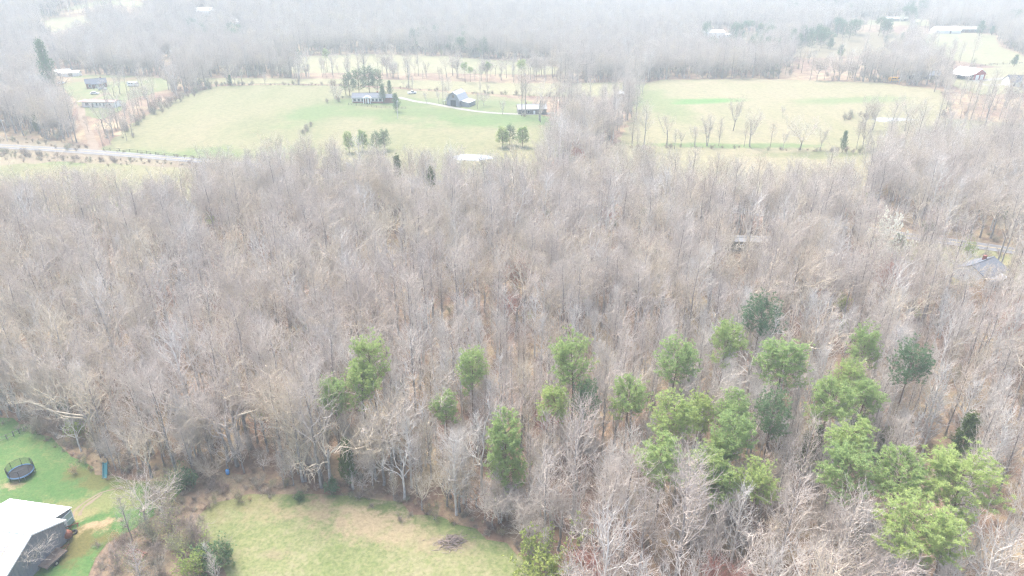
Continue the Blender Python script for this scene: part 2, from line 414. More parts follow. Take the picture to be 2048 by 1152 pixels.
def resample(pts, step):
    pts = np.asarray(pts, float); out = [pts[0]]
    # Catmull-Rom
    n = len(pts)
    for i in range(n - 1):
        p0, p1, p2, p3 = pts[max(i - 1, 0)], pts[i], pts[i + 1], pts[min(i + 2, n - 1)]
        k = max(2, int(np.hypot(*(p2 - p1)) / step))
        for j in range(1, k + 1):
            t = j / k
            out.append(.5 * ((2 * p1) + (-p0 + p2) * t + (2 * p0 - 5 * p1 + 4 * p2 - p3) * t * t + (-p0 + 3 * p1 - 3 * p2 + p3) * t ** 3))
    return np.array(out)
def strip(name, line, width, material, lift, off=0.0, parent=None, label=None, step=4.0, jit=0.0, dash=None):
    L = resample(line, step); T = np.gradient(L, axis=0); T /= np.linalg.norm(T, axis=1, keepdims=True); N = np.stack([-T[:, 1], T[:, 0]], 1)
    n = len(L); wv = (rng.normal(0, jit, n) if jit else np.zeros(n)); wv2 = (rng.normal(0, jit, n) if jit else np.zeros(n))
    cols = 3 if width > 1 else 2
    V = []
    for k in range(cols):
        f = k / (cols - 1) - .5
        wob_ = wv if k == 0 else wv2 if k == cols - 1 else np.zeros(n)
        q = L + N * (off + f * width + wob_)[:, None]
        V.append(np.column_stack([q, hgt(q[:, 0], q[:, 1]) + lift]))
    V = np.stack(V, 1).reshape(-1, 3); i = np.arange(n * cols).reshape(n, cols)
    q = np.stack([i[:-1, :-1], i[1:, :-1], i[1:, 1:], i[:-1, 1:]], -1)
    if dash: q = q[[k for k in range(n - 1) if (k % dash) < dash // 2]]
    me = np_mesh(name, V, q.reshape(-1, 4)[:, ::-1], [material], smooth=True)
    o = link(bpy.data.objects.new(name, me), parent)
    if parent is None: tag(o, label, None, None, "structure")
    return o

OPEN = {}     # open ground where no wood grows
def field(key, px, material, name, label, lift=0.10, rag=0.0, extra=None, **kw):
    poly = poly_px(px)
    OPEN[key] = poly
    return drape(name, poly, material, lift, rag=rag, label=label, **kw)
field('yard', [(-330, 820), (0, 838), (60, 855), (100, 878), (150, 912), (205, 948), (300, 962), (375, 962), (352, 1000), (300, 1030), (225, 1090), (170, 1152), (100, 1260), (-120, 1400), (-500, 1400)],
      "yard_grass", "lawn", "green yard grass around the white metal building", .10, 1.6, cell=3.0)
field('clearing', [(385, 1045), (420, 1010), (500, 992), (580, 984), (680, 990), (770, 1012), (880, 1040), (985, 1070), (1040, 1105), (1075, 1165), (1110, 1300), (1130, 1700), (560, 1900), (430, 1500), (475, 1200), (445, 1120), (405, 1080)],
      "clearing_grass", "meadow", "straw and green meadow clearing beside the woods", .10, 1.4, cell=3.0)
drape("bank", poly_px([(270, 985), (360, 950), (520, 945), (620, 968), (640, 1000), (540, 1020), (470, 1040), (440, 1060), (480, 1110), (520, 1200), (420, 1420), (60, 1420), (130, 1180), (170, 1095), (240, 1040)]),
      "bank_litter", .05, rag=1.5, label="red-brown leafy bank between yard and clearing", cell=3.0)
field('pasture_left', [(205, 300), (240, 268), (290, 230), (370, 190), (430, 173), (560, 170), (690, 172), (830, 181), (960, 190), (1060, 200), (1075, 225), (1120, 250), (1130, 300), (1060, 365), (900, 378), (700, 378), (480, 372), (440, 325), (330, 313)],
      "pasture_left", "pasture", "pale green pasture sloping below the brick ranch house", .10, 2.0)
field('strip_far', [(370, 157), (600, 158), (850, 161), (1258, 164), (1262, 194), (1060, 192), (830, 177), (690, 169), (430, 169)], "far_pasture", "hay_strip", "thin pale hay strip behind the fencerow", .10, 2.0)
field('far_field', [(545, 124), (600, 113), (740, 108), (900, 113), (1040, 124), (1150, 140), (1140, 149), (900, 147), (560, 147)], "far_pasture", "far_field", "pale far field among the woods", .10, 3.0)
field('pasture_right', [(1268, 172), (1320, 160), (1500, 158), (1760, 166), (1880, 181), (1897, 212), (1885, 236), (2060, 250), (2250, 258), (2250, 296), (1960, 312), (1790, 328), (1740, 345), (1720, 392), (1480, 388), (1250, 372), (1190, 330), (1235, 285), (1262, 240)],
      "pasture_right", "pasture", "straw coloured rolling pasture with a bright green strip", .10, 2.0)
field('upper_right', [(1835, 72), (1870, 64), (1990, 70), (1996, 92), (2048, 112), (2120, 126), (1995, 134), (1905, 120), (1855, 100)], "far_pasture", "far_field", "pale hillside field below the low white buildings", .12, 3.0)
field('upper_mid', [(1555, 112), (1640, 78), (1680, 66), (1790, 64), (1812, 76), (1800, 108), (1640, 116)], "brown_pasture", "far_field", "tan brown field behind the dark evergreens", .12, 3.0)
field('farm_right', [(1893, 150), (1930, 140), (2048, 130), (2250, 118), (2300, 180), (2080, 186), (1960, 190), (1905, 172)], "far_pasture", "farm_yard", "pale farm ground around the red barn", .10, 2.0)
field('hill_one', [(80, 44), (110, 36), (185, 32), (175, 46), (110, 66), (90, 60)], "far_pasture", "hill_field", "pale field high on the wooded hill", .15, 3.0)
field('hill_two', [(105, 22), (200, 1), (250, -4), (300, 10), (285, 17), (215, 8), (150, 20)], "far_pasture", "hill_field", "pale crest field on the far hill", .15, 3.0)
field('homestead', [(120, 172), (150, 152), (200, 150), (290, 153), (362, 160), (345, 176), (300, 188), (255, 200), (245, 220), (200, 240), (170, 232), (150, 200)], "homestead_lawn", "homestead_lawn", "lawn around the brick cottage and the pink roofed trailer home", .10, 1.5)
field('far_home', [(1395, 70), (1430, 62), (1530, 68), (1530, 84), (1420, 86)], "brown_pasture", "homestead_ground", "bare ground around the far white house", .12, 2.0)
field('far_home_two', [(1690, 42), (1850, 38), (1862, 52), (1700, 50)], "far_pasture", "homestead_ground", "pale ground by the far blossoming trees", .12, 2.0)
field('strip_low', [(-150, 330), (0, 331), (120, 324), (300, 332), (398, 338), (400, 420), (300, 425), (-150, 425)], "pasture_left", "roadside_meadow", "narrow green meadow below the road", .10, 1.5)
field('verge_up', [(-150, 268), (0, 272), (130, 285), (215, 300), (330, 314), (420, 322), (420, 332), (200, 317), (0, 302), (-150, 296)], "verge_scrub", "verge", "brown scrubby verge above the road", .06, 1.5)
field('verge_low', [(-150, 292), (0, 296), (200, 312), (400, 327), (400, 344), (120, 328), (0, 334), (-150, 334)], "verge_scrub", "verge", "brown scrubby verge below the road", .06, 1.0)
field('house_lawn', [(1770, 478), (1880, 492), (2060, 512), (2250, 545), (2250, 600), (2050, 585), (1900, 570), (1850, 530), (1760, 500)], "shady_lawn", "roadside_lawn", "thin lawn around the old grey roofed house", .08, 2.0)
OPEN_SOFT = {'house_lawn'}
field('trailer_site', [(1440, 482), (1520, 486), (1540, 510), (1480, 518), (1440, 505)], "bank_litter", "trailer_ground", "bare ground beneath the trailer home in the woods", .06, 1.0)

ROAD_PX = [(-260, 282), (0, 293), (200, 306), (400, 322), (600, 341), (880, 366), (1135, 392), (1400, 414), (1600, 438), (1790, 469), (1920, 487), (2048, 506), (2300, 548)]
ROAD = poly_px(ROAD_PX)
road = strip("road", ROAD, 6.0, "asphalt", .20, label="grey two lane road passing the woods", step=5)
for s in (-1, 1): strip("edge_line", ROAD, .16, "road_paint", .23, off=2.65 * s, parent=road, step=5)
strip("centre_line", ROAD, .2, "yellow_paint", .23, parent=road, step=5)
TRACK = poly_px([(190, 304), (183, 280), (170, 250), (163, 228), (165, 212), (185, 200), (215, 186)])
t = strip("dirt_track", TRACK, 3.2, "dirt_track", .16, label="rutted dirt drive climbing to the pink roofed trailer home", jit=.25)
DRIVE = poly_px([(798, 195), (830, 203), (870, 209), (920, 218), (980, 226), (1060, 229), (1110, 226)])
strip("gravel_drive", DRIVE, 3.6, "gravel", .18, label="pale gravel drive curving past the grey barn", jit=.2)
FDRIVE = poly_px([(1945, 163), (1975, 160), (2048, 155), (2200, 150)]); strip("farm_drive", FDRIVE, 6, "gravel", .2, label="white gravel drive beside the red barn", jit=.3)
FDRIVE2 = poly_px([(1955, 166), (1975, 171), (2010, 170), (2060, 176)]); strip("farm_drive", FDRIVE2, 4, "gravel", .2, label="gravel spur leading to the blue roofed farmhouse", jit=.3)
for k, pts in enumerate([[(146, 1046), (150, 1024), (165, 1008), (190, 994), (215, 982), (246, 977)], [(158, 1032), (170, 1014), (192, 998), (205, 988)]]):
    strip("wheel_rut", poly_px(pts), .38, "dirt_track", .12, label=["long pale wheel rut curving across the yard from the shed", "short inner wheel rut beside the long one in the yard"][k], step=1.0, jit=.07)
POND = poly_px([(905, 314), (925, 309), (975, 311), (988, 317), (960, 322), (915, 321)])
drape("pond", POND, "pond_water", .16, label="small bright pond at the edge of the woods")
POND2 = poly_px([(1742, 239), (1760, 236), (1800, 237), (1842, 241), (1800, 242), (1760, 244)])
drape("pond", POND2, "pond_water", .16, label="shallow pond in the straw pasture")

# ------------------------------------------------------------------ tree kinds
def unit(a): return a / (np.linalg.norm(a, axis=-1, keepdims=True) + 1e-9)
def tubes(P, R, sides):
    """P k x n x 3 centre lines, R k x n radii -> vertices, triangles / quads"""
    k, n, _ = P.shape
    T = np.gradient(P, axis=1); T = unit(T)
    D = unit(P[:, -1] - P[:, 0]); ref = np.where(np.abs(D[:, 2:3]) < .8, np.array([[0, 0, 1.]]), np.array([[1., 0, 0]]))
    U = unit(np.cross(T, ref[:, None, :])); W = np.cross(T, U)
    a = np.arange(sides) * 2 * np.pi / sides
    V = P[:, :, None] + (U[:, :, None] * np.cos(a)[:, None] + W[:, :, None] * np.sin(a)[:, None]) * R[:, :, None, None]
    i = np.arange(k * n * sides).reshape(k, n, sides); j = np.roll(i, -1, 2)
    F = np.stack([i[:, :-1], j[:, :-1], j[:, 1:], i[:, 1:]], -1).reshape(-1, 4)
    return V.reshape(-1, 3), F
def grow(g, P, R, per, t0, t1, a0, a1, length, npts, up, wob, rr, rmin, topbias=1.0):
    k, n, _ = P.shape; m = k * per
    pi = np.repeat(np.arange(k), per)
    t = t0 + (t1 - t0) * ((np.tile(np.arange(per), k) + g.random(m)) / per) ** topbias
    f = np.clip(t, 0, .999) * (n - 1); i0 = f.astype(int); w = (f - i0)[:, None]
    base = P[pi, i0] * (1 - w) + P[pi, i0 + 1] * w
    pr = R[pi, i0] * (1 - w[:, 0]) + R[pi, i0 + 1] * w[:, 0]
    d = unit(P[pi, i0 + 1] - P[pi, i0])
    az = (np.tile(np.arange(per), k) * 2.4 + np.repeat(g.random(k) * 6.3, per) + g.normal(0, .5, m))
    r1 = unit(np.cross(d, np.where(np.abs(d[:, 2:3]) < .9, [[0, 0, 1.]], [[1., 0, 0]]))); r2 = np.cross(d, r1)
    u = r1 * np.cos(az)[:, None] + r2 * np.sin(az)[:, None]
    a = g.uniform(a0, a1, m)[:, None]
    nd_ = unit(np.cos(a) * d + np.sin(a) * u)
    L = (length(t, g, m) if callable(length) else g.uniform(length[0], length[1], m))
    s = np.linspace(0, 1, npts)
    Q = base[:, None] + nd_[:, None] * (L[:, None] * s)[..., None]
    Q[..., 2] += up * L[:, None] * s ** 2
    Q += np.cumsum(g.normal(0, 1, (m, npts, 3)), 1) * (wob * L[:, None] / npts)[..., None] * (s > 0)[None, :, None]
    r0 = np.maximum(pr * rr, rmin)
    return Q, r0[:, None] * (1 - .82 * s)[None], t
def assemble(name, groups, mats):
    """groups: list of (P, R, sides, material index)"""
    V, F, M, o = [], [], [], 0
    for P, R, sd_, mi in groups:
        v, f = tubes(P, R, sd_); V.append(v); F.append(f + o); M.append(np.full(len(f), mi)); o += len(v)
    return np.concatenate(V), np.concatenate(F), np.concatenate(M)
def leaf_tris(g, C, per, lo, hi, width, upb, flat=0.0):
    """small pointed faces (needles, leaves) sprouting from the centres C"""
    m = len(C) * per; c = np.repeat(C, per, 0)
    d = g.normal(0, 1, (m, 3)); d[:, 2] = d[:, 2] * (1 - flat) + upb; d = unit(d)
    L = g.uniform(lo, hi, m)[:, None]
    o = g.normal(0, 1, (m, 3)); o[:, :2] *= 1 - flat; o[:, 2] += flat * 2
    s = unit(np.cross(d, o)) * width * .5
    q = c + d * L * .12
    V = np.stack([q - s, q + s, c + d * L], 1).reshape(-1, 3)
    return V, np.arange(m * 3).reshape(-1, 3)
def trunk_line(g, H, n, r0, r1, lean=.03, wob=.05):
    s = np.linspace(0, 1, n); P = np.zeros((1, n, 3)); P[0, :, 2] = s * H - .4 * (s == 0)
    wv = np.cumsum(g.normal(0, wob, (n, 2)), 0) * (s > 0)[:, None]; ln = g.normal(0, lean, 2) * H
    P[0, :, :2] = wv + ln * s[:, None] ** 1.5
    R = r0 * (1 - s) ** .8 * (1 - r1 / r0) + r1; R[0] *= 1.35
    return P, R[None]
def hardwood(seed, H, style, twig="twig_grey", dens=1.0):
    g = np.random.default_rng(seed)
    trunk, crown = [], []
    if style == 'feather':           # young straight pole with many short rising branches
        P, R = trunk_line(g, H, 10, .0135 * H, .03, .02, .03); trunk.append((P, R, 6, 0))
        A = grow(g, P, R, int(30 * dens), .20, .98, .5, .95, lambda t, g, m: H * .21 * np.clip((1.12 - t) * 1.5, .22, 1) * g.uniform(.65, 1.2, m), 5, .30, .12, .5, .045)
        crown.append((A[0], A[1], 4, 0))
        B = grow(g, A[0], A[1], int(5 * dens), .2, .97, .4, .8, (.7, 1.6), 3, .25, .12, .6, .028); crown.append((B[0], B[1], 3, 0))
        C = grow(g, B[0], B[1], 2, .3, .97, .4, .9, (.4, .9), 3, .2, .12, .7, .018); crown.append((C[0], C[1], 3, 0))
    elif style == 'pole':            # tall forest-grown tree with a high oval crown
        P, R = trunk_line(g, H, 12, .0135 * H, .04, .025, .08); trunk.append((P, R, 7, 0))
        A = grow(g, P, R, int(17 * dens), .36, .97, .45, 1.0, lambda t, g, m: H * .28 * np.clip((1.15 - t) * 1.7, .3, 1) * g.uniform(.6, 1.25, m), 6, .38, .20, .55, .062)
        crown.append((A[0], A[1], 5, 0))
        B = grow(g, A[0], A[1], int(6 * dens), .25, .98, .45, .95, (1.3, 2.9), 4, .25, .18, .6, .036); crown.append((B[0], B[1], 3, 0))
        C = grow(g, B[0], B[1], int(4 * dens), .2, .98, .4, .95, (.7, 1.6), 3, .2, .16, .65, .021); crown.append((C[0], C[1], 3, 0))
    elif style in ('oak', 'vase', 'yard'):
        fork = {'oak': .42, 'vase': .30, 'yard': .22}[style]
        P, R = trunk_line(g, H * fork * 1.25, 6, .019 * H, .013 * H, .02, .08); trunk.append((P, R, 8, 0))
        nl = {'oak': 5, 'vase': 7, 'yard': 6}[style]
        sp = {'oak': (.45, 1.0), 'vase': (.2, .6), 'yard': (.5, 1.05)}[style]
        M = grow(g, P, R, nl, .62, .98, sp[0], sp[1], (H * .42, H * .62), 7, .30, .32, .62, .08); crown.append((M[0], M[1], 6, 0))
        A = grow(g, M[0], M[1], int(6 * dens), .25, .97, .4, .95, lambda t, g, m: H * .24 * (1.15 - .6 * t) * g.uniform(.6, 1.2, m), 5, .18, .30, .6, .05); crown.append((A[0], A[1], 4, 0))
        B = grow(g, A[0], A[1], int(5 * dens), .2, .98, .4, .95, (1.0, 2.4), 4, .15, .24, .6, .032); crown.append((B[0], B[1], 3, 0))
        C = grow(g, B[0], B[1], int(4 * dens), .2, .98, .4, 1.0, (.5, 1.3), 3, .12, .2, .65, .02); crown.append((C[0], C[1], 3, 0))
    return assemble(style, trunk, None), assemble(style, crown, None), twig
def pine(seed, H, R0, kind='loblolly'):
    g = np.random.default_rng(seed)
    P, R = trunk_line(g, H, 10, .012 * H, .04, .025, .08)
    t0 = {'loblolly': .63, 'full': .16}[kind]
    prof = (lambda t, g, m: R0 * np.clip(np.sin(np.clip((t - t0) / (1 - t0), 0, 1) * 2.0 + .85), .55, 1) * g.uniform(.75, 1.15, m)) if kind == 'loblolly' else \
           (lambda t, g, m: R0 * np.clip(1.25 - t, .25, 1) ** .8 * g.uniform(.8, 1.12, m))
    A = grow(g, P, R, 38 if kind == 'loblolly' else 50, t0, .985, .85, 1.5, prof, 6, .20, .10, .4, .035)
    B = grow(g, A[0], A[1], 9, .30, .98, .5, 1.1, (R0 * .18, R0 * .42), 4, .35, .12, .6, .022)
    wood = assemble("", [(A[0], A[1], 4, 0), (B[0], B[1], 3, 0)], None)
    tips = np.concatenate([A[0][:, -1], B[0][:, -1], B[0][:, -2], B[0][:, -1] + g.normal(0, .2, B[0][:, -1].shape)])
    top = P[0, -1] + g.normal(0, .3, (12, 3)); tips = np.concatenate([tips, top])
    V, F = leaf_tris(g, tips, 16, .24, .5, .075, .30, .55)
    return assemble("", [(P, R, 7, 0)], None), wood, (V, F)
def cedar(seed, H, R0, per=9):
    g = np.random.default_rng(seed)
    P, R = trunk_line(g, H, 8, .014 * H, .02, .01, .03)
    A = grow(g, P, R, 60, .06, .99, .7, 1.1, lambda t, g, m: R0 * np.clip((1.06 - t) * 1.35, .12, 1) * g.uniform(.7, 1.2, m), 5, .35, .1, .4, .02)
    B = grow(g, A[0], A[1], 6, .25, .98, .5, .9, (R0 * .18, R0 * .42), 3, .3, .1, .6, .014)
    tips = np.concatenate([A[0][:, -1], A[0][:, -2], A[0][:, -3], B[0][:, -1], B[0][:, -2]])
    V, F = leaf_tris(g, tips, per, .22, .48, .09, .5)
    return assemble("", [(P, R, 6, 0)], None), assemble("", [(A[0], A[1], 3, 0), (B[0], B[1], 3, 0)], None), (V, F)
def shrub(seed, H, stems, spread, dens=1.0):
    g = np.random.default_rng(seed)
    P = np.zeros((1, 3, 3)); P[0, :, 2] = [-.3, -.05, .12]; R = np.full((1, 3), .06)
    M = grow(g, P, R, stems, .5, .99, .1, spread, (H * .6, H * 1.05), 6, .12, .3, .5, .03)
    M[0][:, 0, :2] += g.normal(0, H * .12, (stems, 2))
    A = grow(g, M[0], M[1], int(8 * dens), .2, .97, .4, .95, (H * .18, H * .38), 4, .15, .25, .6, .018)
    B = grow(g, A[0], A[1], int(6 * dens), .2, .98, .4, 1.0, (.25, .7), 3, .1, .2, .7, .012)
    tips = np.concatenate([A[0][:, -1], B[0][:, -1]])
    return assemble("", [(M[0], M[1], 4, 0)], None), assemble("", [(A[0], A[1], 3, 0), (B[0], B[1], 3, 0)], None), tips, g
def mesh_of(name, part, material, extra=None, extra_mat=None):
    V, F, M = part; Fs = [F]; mats = [material]; mi = np.zeros(len(F), int)
    if extra is not None:
        v, f = extra; Fs = [F, f + len(V)]; V = np.concatenate([V, v]); mats.append(extra_mat); mi = np.concatenate([mi, np.ones(len(f), int)])
    return np_mesh(name, V, Fs, mats, mi, smooth=False)
KIND = {}      # key -> dict(trunk mesh, crown mesh, height, descriptor)
def reg(key, tm, cm, H, R, desc): KIND[key] = dict(t=tm, c=cm, H=H, R=R, d=desc)
def reg_hard(key, seed, H, style, twig, desc, R, dens=1.0, bark="bark_grey"):
    dens *= 1.1
    t, c, tw = hardwood(seed, H, style, twig, dens)
    reg(key, mesh_of(key + "_trunk", t, bark if twig != "twig_pale" else "twig_pale"), mesh_of(key + "_crown", c, twig), H, R, desc)
reg_hard('feather_pale', 1, 12, 'feather', 'twig_pale', 'slender pale young tree', 2.2)
reg_hard('feather_grey', 2, 13, 'feather', 'twig_grey', 'slender grey feathery tree', 2.4)
reg_hard('feather_tan', 3, 11, 'feather', 'twig_tan', 'slender tan narrow tree', 2.1)
reg_hard('pole_grey', 4, 18, 'pole', 'twig_grey', 'grey oval crowned bare tree', 4.5)
reg_hard('pole_tan', 5, 17, 'pole', 'twig_tan', 'tan oval crowned bare tree', 4.3)
reg_hard('pole_pale', 6, 18, 'pole', 'twig_pale', 'whitish airy crowned bare tree', 4.4, .85)
reg_hard('pole_dark', 7, 19, 'pole', 'twig_grey', 'dusky fine twigged bare tree', 4.8, 1.12)
reg_hard('oak_grey', 8, 16, 'oak', 'twig_grey', 'broad grey forked bare tree', 6)
reg_hard('oak_tan', 9, 16, 'oak', 'twig_tan', 'broad tan crooked bare tree', 6)
reg_hard('oak_pale', 10, 15, 'oak', 'twig_pale', 'broad whitish crooked bare tree', 6, .85)
reg_hard('vase_tan', 12, 15, 'vase', 'twig_tan', 'tan fan shaped bare tree', 5.5)
reg_hard('vase_grey', 13, 15, 'vase', 'twig_grey', 'grey vase shaped bare tree', 5.5)
reg_hard('yard_tree', 14, 11, 'yard', 'twig_grey', 'round bare tree with low branches', 5)
reg_hard('small_grey', 16, 8, 'vase', 'twig_grey', 'small grey bushy bare tree', 3.0, 1.1)
reg_hard('small_tan', 17, 8, 'yard', 'twig_tan', 'small tan drooping bare tree', 3.2, 1.1)
reg_hard('small_red', 15, 7, 'vase', 'twig_red', 'small tree flushed red with early spring buds', 2.6, 1.15)
def reg_pine(key, seed, H, R, kind, desc, needles="needles_pine"):
    t, w, n = pine(seed, H, R, kind)
    reg(key, mesh_of(key + "_trunk", t, "bark_pine"), mesh_of(key + "_crown", w, "bark_pine", n, needles), H, R, desc)
reg_pine('pine_a', 21, 18, 3.6, 'loblolly', 'pine with a rounded bright green crown')
reg_pine('pine_b', 22, 18, 3.9, 'loblolly', 'pine with a broad clumpy green crown')
reg_pine('pine_c', 23, 18, 3.3, 'loblolly', 'pine with a tufted high green crown')
reg_pine('pine_full', 24, 12, 3.4, 'full', 'full green pine with branches almost to the ground')
reg_pine('pine_dark', 25, 17, 4.2, 'loblolly', 'dark green pine with a flat clumpy crown', "needles_dark")
reg_pine('pine_dark_full', 26, 15, 4.6, 'full', 'dark full pine', "needles_dark")
def reg_cedar(key, seed, H, R, desc, needles="needles_cedar"):
    t, w, n = cedar(seed, H, R)
    reg(key, mesh_of(key + "_trunk", t, "bark_pine"), mesh_of(key + "_crown", w, "bark_pine", n, needles), H, R, desc)
reg_cedar('cedar', 31, 9, 1.7, 'olive green pointed cedar')
reg_cedar('cedar_dark', 32, 10, 2.6, 'dark green conical evergreen', "needles_dark")
def reg_shrub(key, seed, H, stems, spread, desc, twig="brush_twig", leaves=None, per=4, dens=1.0, lsz=(.12, .25, .12)):
    a, c, tips, g = shrub(seed, H, stems, spread, dens)
    ex = leaf_tris(g, tips, per, lsz[0], lsz[1], lsz[2], .2) if leaves else None
    reg(key, mesh_of(key + "_stems", a, twig), mesh_of(key + "_twigs", c, twig, ex, leaves), H, H * .6, desc)
reg_shrub('brush', 41, 2.2, 9, .9, 'brown leafless brush')
reg_shrub('brush_low', 42, 1.4, 8, 1.2, 'low brown leafless brush')
reg_shrub('thicket', 43, 3.2, 12, .9, 'dense bare thicket', dens=1.3)
reg_shrub('green_shrub', 44, 3.0, 10, .8, 'yellow green leafing shrub', "brush_twig", "leaves_fresh", 5, 1.1)
reg_shrub('olive_thicket', 45, 3.4, 12, .9, 'olive tinged thicket just coming into leaf', "brush_twig", "leaves_fresh", 1, 1.2, (.08, .16, .07))
reg_shrub('dark_shrub', 46, 2.4, 10, .9, 'dark evergreen shrub', "brush_twig", "needles_dark", 6, 1.0)
reg_shrub('leafy_tree', 47, 5.2, 12, .85, 'leafing green small tree', "brush_twig", "leaves_fresh", 7, 1.35, (.16, .34, .2))
reg_shrub('blossom_tree', 48, 8.0, 12, .8, 'tree covered in white blossom', "twig_grey", "blossom", 6, 1.4, (.2, .4, .28))
reg_shrub('beech_sapling', 49, 3.0, 7, .8, 'small sapling still holding tan dry leaves', "twig_tan", "dry_leaf", 3, 1.0, (.12, .22, .12))

PROTO = {}
def place(name, key, loc, rz, s, label, cat, group=None):
    """one tree or bush as a thing with its trunk and crown"""
    k = KIND[key]
    parts = ("stems", "twigs") if key in ('brush', 'brush_low', 'thicket', 'green_shrub', 'olive_thicket', 'dark_shrub', 'beech_sapling') else ("trunk", "crown")
    r = bpy.data.objects.new(name, None); r.empty_display_size = .5; col.objects.link(r)
    r.location = tuple(loc); r.rotation_euler = (0, 0, rz); r.scale = s if hasattr(s, "__len__") else (s, s, s)
    for pn, me in zip(parts, (k['t'], k['c'])):
        o = bpy.data.objects.new(pn, me); col.objects.link(o); o.parent = r
    return tag(r, label, cat, group)

# ------------------------------------------------------------------ the pines seen one by one
def at(px, py): return gp(px, py)
PINES = []   # (base x, y, top height, px, py, pixel radius, depth)
def put_pine(px, py, pr, H, key, label, zf=.82, group="green pines standing among the bare hardwoods", name="pine_tree", cat="pine tree"):
    p = gp(px, py, H * zf); b = (p[0], p[1], float(hgt(p[0], p[1])))
    _, _, dep = project(b[0], b[1], b[2] + H * zf)
    k = KIND[key]; sxy = pr * dep / FPX / k['R'] * 1.08; sz = H / k['H']
    PINES.append((b[0], b[1], H, px, py, pr, dep))
    return place(name, key, b, rng.random() * 6.28, (sxy, sxy, sz), label, cat, group)
near_pines = [
    (745, 738, 37, 19, 'pine_b', 'taller green pine standing behind a pine pair in the middle of the wood'),
    (722, 778, 33, 17, 'pine_a', 'bright pine touching two neighbours, front one of a small pine cluster'),
    (665, 802, 31, 15, 'pine_c', 'shorter dull pine beside the cluster of three pines above the pale snag'),
    (945, 750, 29, 17, 'pine_c', 'lone green pine with a pale feathery tree before it'),
    (893, 820, 27, 12, 'pine_a', 'small yellowish round pine standing alone among bare poles'),
    (1152, 738, 42, 20, 'pine_b', 'tall lone pine with visible bare lower branches'),
    (1105, 818, 30, 15, 'pine_c', 'dull green pine beside a darker pine of equal height'),
    (1170, 812, 27, 15, 'pine_dark', 'dark green pine with a rounded top beside a paler pine'),
    (1350, 730, 40, 18, 'pine_b', 'leafy green pine with a white feathery tree in front'),
    (1450, 693, 33, 18, 'pine_a', 'round pine just below the topmost pine of the pinewood'),
    (1520, 647, 37, 18, 'pine_dark', 'darker pine standing deepest in the wood'),
    (1255, 803, 35, 16, 'pine_a', 'bright rounded pine between pale narrow trees'),
    (1345, 840, 44, 17, 'pine_b', 'broad green pine joined with a smaller pale pine'),
    (1396, 832, 26, 15, 'pine_c', 'small pale pine tucked behind a broader pine'),
    (1468, 833, 35, 16, 'pine_a', 'mid green pine behind a brighter pine of the pine belt'),
    (1543, 842, 35, 16, 'pine_dark', 'deep green pine with a glossy tufted top'),
    (1567, 738, 48, 19, 'pine_a', 'big yellow green pine with an open crown'),
    (1460, 878, 40, 16, 'pine_b', 'green pine crowding before the pine belt'),
    (1655, 812, 43, 17, 'pine_a', 'light green airy pine beside a red budding tree'),
    (1730, 702, 27, 17, 'pine_c', 'narrow pine with a rusty trunk standing apart'),
    (1815, 742, 37, 17, 'pine_dark', 'dense dark pine on its own at the wood side'),
    (1700, 768, 29, 15, 'pine_c', 'dull pine half behind a brighter pine'),
    (1727, 806, 33, 15, 'pine_a', 'yellow green pine before a dull pine'),
    (1325, 930, 47, 16, 'pine_a', 'bright dome topped pine above the big tan bare trees'),
    (1412, 940, 34, 14, 'pine_c', 'scruffy small pine beside the dome topped pine'),
    (1440, 978, 35, 12, 'pine_c', 'low scruffy green pine below the pine belt'),
    (1520, 970, 40, 13, 'pine_b', 'mossy green pine behind the pale fan shaped tree'),
    (1705, 900, 43, 17, 'pine_a', 'bright lime green pine beside pointed cedars'),
    (1700, 965, 52, 17, 'pine_b', 'large clumpy pine touching an equally large pine'),
    (1795, 960, 50, 17, 'pine_a', 'large soft green pine next to a darker clumpy pine'),
    (1930, 990, 72, 18, 'pine_b', 'largest pine with spreading layered boughs'),
    (1830, 1062, 74, 17, 'pine_b', 'large pine with layered boughs above a bare grey trunk'),
    (1442, 912, 28, 13, 'pine_c', 'small green pine hidden among the pine belt'),
]
TOKEN = ['tallest of three clustered pines', 'front pine of the cluster of three', 'dullest of three clustered pines', 'lone pine behind a pale tree', 'small round yellowish pine', 'pine with bare lower boughs', 'dull twin pine', 'dark twin pine',
         'pine behind a white tree', 'second deepest pine', 'deepest dark pine', 'bright pine between narrow trees', 'broad joined pine', 'small pale joined pine', 'mid green belt pine', 'glossy deep green pine', 'big yellow green pine', 'crowding belt pine', 'airy pine by a red tree',
         'rusty trunked narrow pine', 'dense lone dark pine', 'dull half hidden pine', 'yellow green pine before it', 'dome topped pine', 'scruffy pine by the dome', 'low scruffy pine', 'mossy pine', 'lime green pine', 'darker big twin pine', 'softer big twin pine', 'largest layered pine', 'layered pine with grey trunk', 'small hidden belt pine']
for px, py, pr, H, key, lab in near_pines: put_pine(px, py, pr, H, key, lab)
put_pine(1012, 930, 42, 15, 'pine_full', 'full soft green pine beside the clearing edge', .52)
put_pine(1608, 903, 13, 8, 'cedar', 'slim olive cedar with a brown tip between pale trees', .55, "pointed cedars in the pine belt", "cedar_tree", "cedar tree")
put_pine(1632, 900, 14, 9, 'cedar', 'pair member olive cedar nearer the lime green pine', .55, "pointed cedars in the pine belt", "cedar_tree", "cedar tree")
put_pine(1762, 905, 22, 9, 'cedar', 'dark olive cedar leaning against the lime green pine', .55, "pointed cedars in the pine belt", "cedar_tree", "cedar tree")
put_pine(1712, 872, 15, 8, 'cedar', 'small olive cedar behind the lime green pine', .55, "pointed cedars in the pine belt", "cedar_tree", "cedar tree")
put_pine(1932, 880, 24, 10, 'cedar', 'faded olive cedar behind a pale forked tree', .55, "pointed cedars in the pine belt", "cedar_tree", "cedar tree")
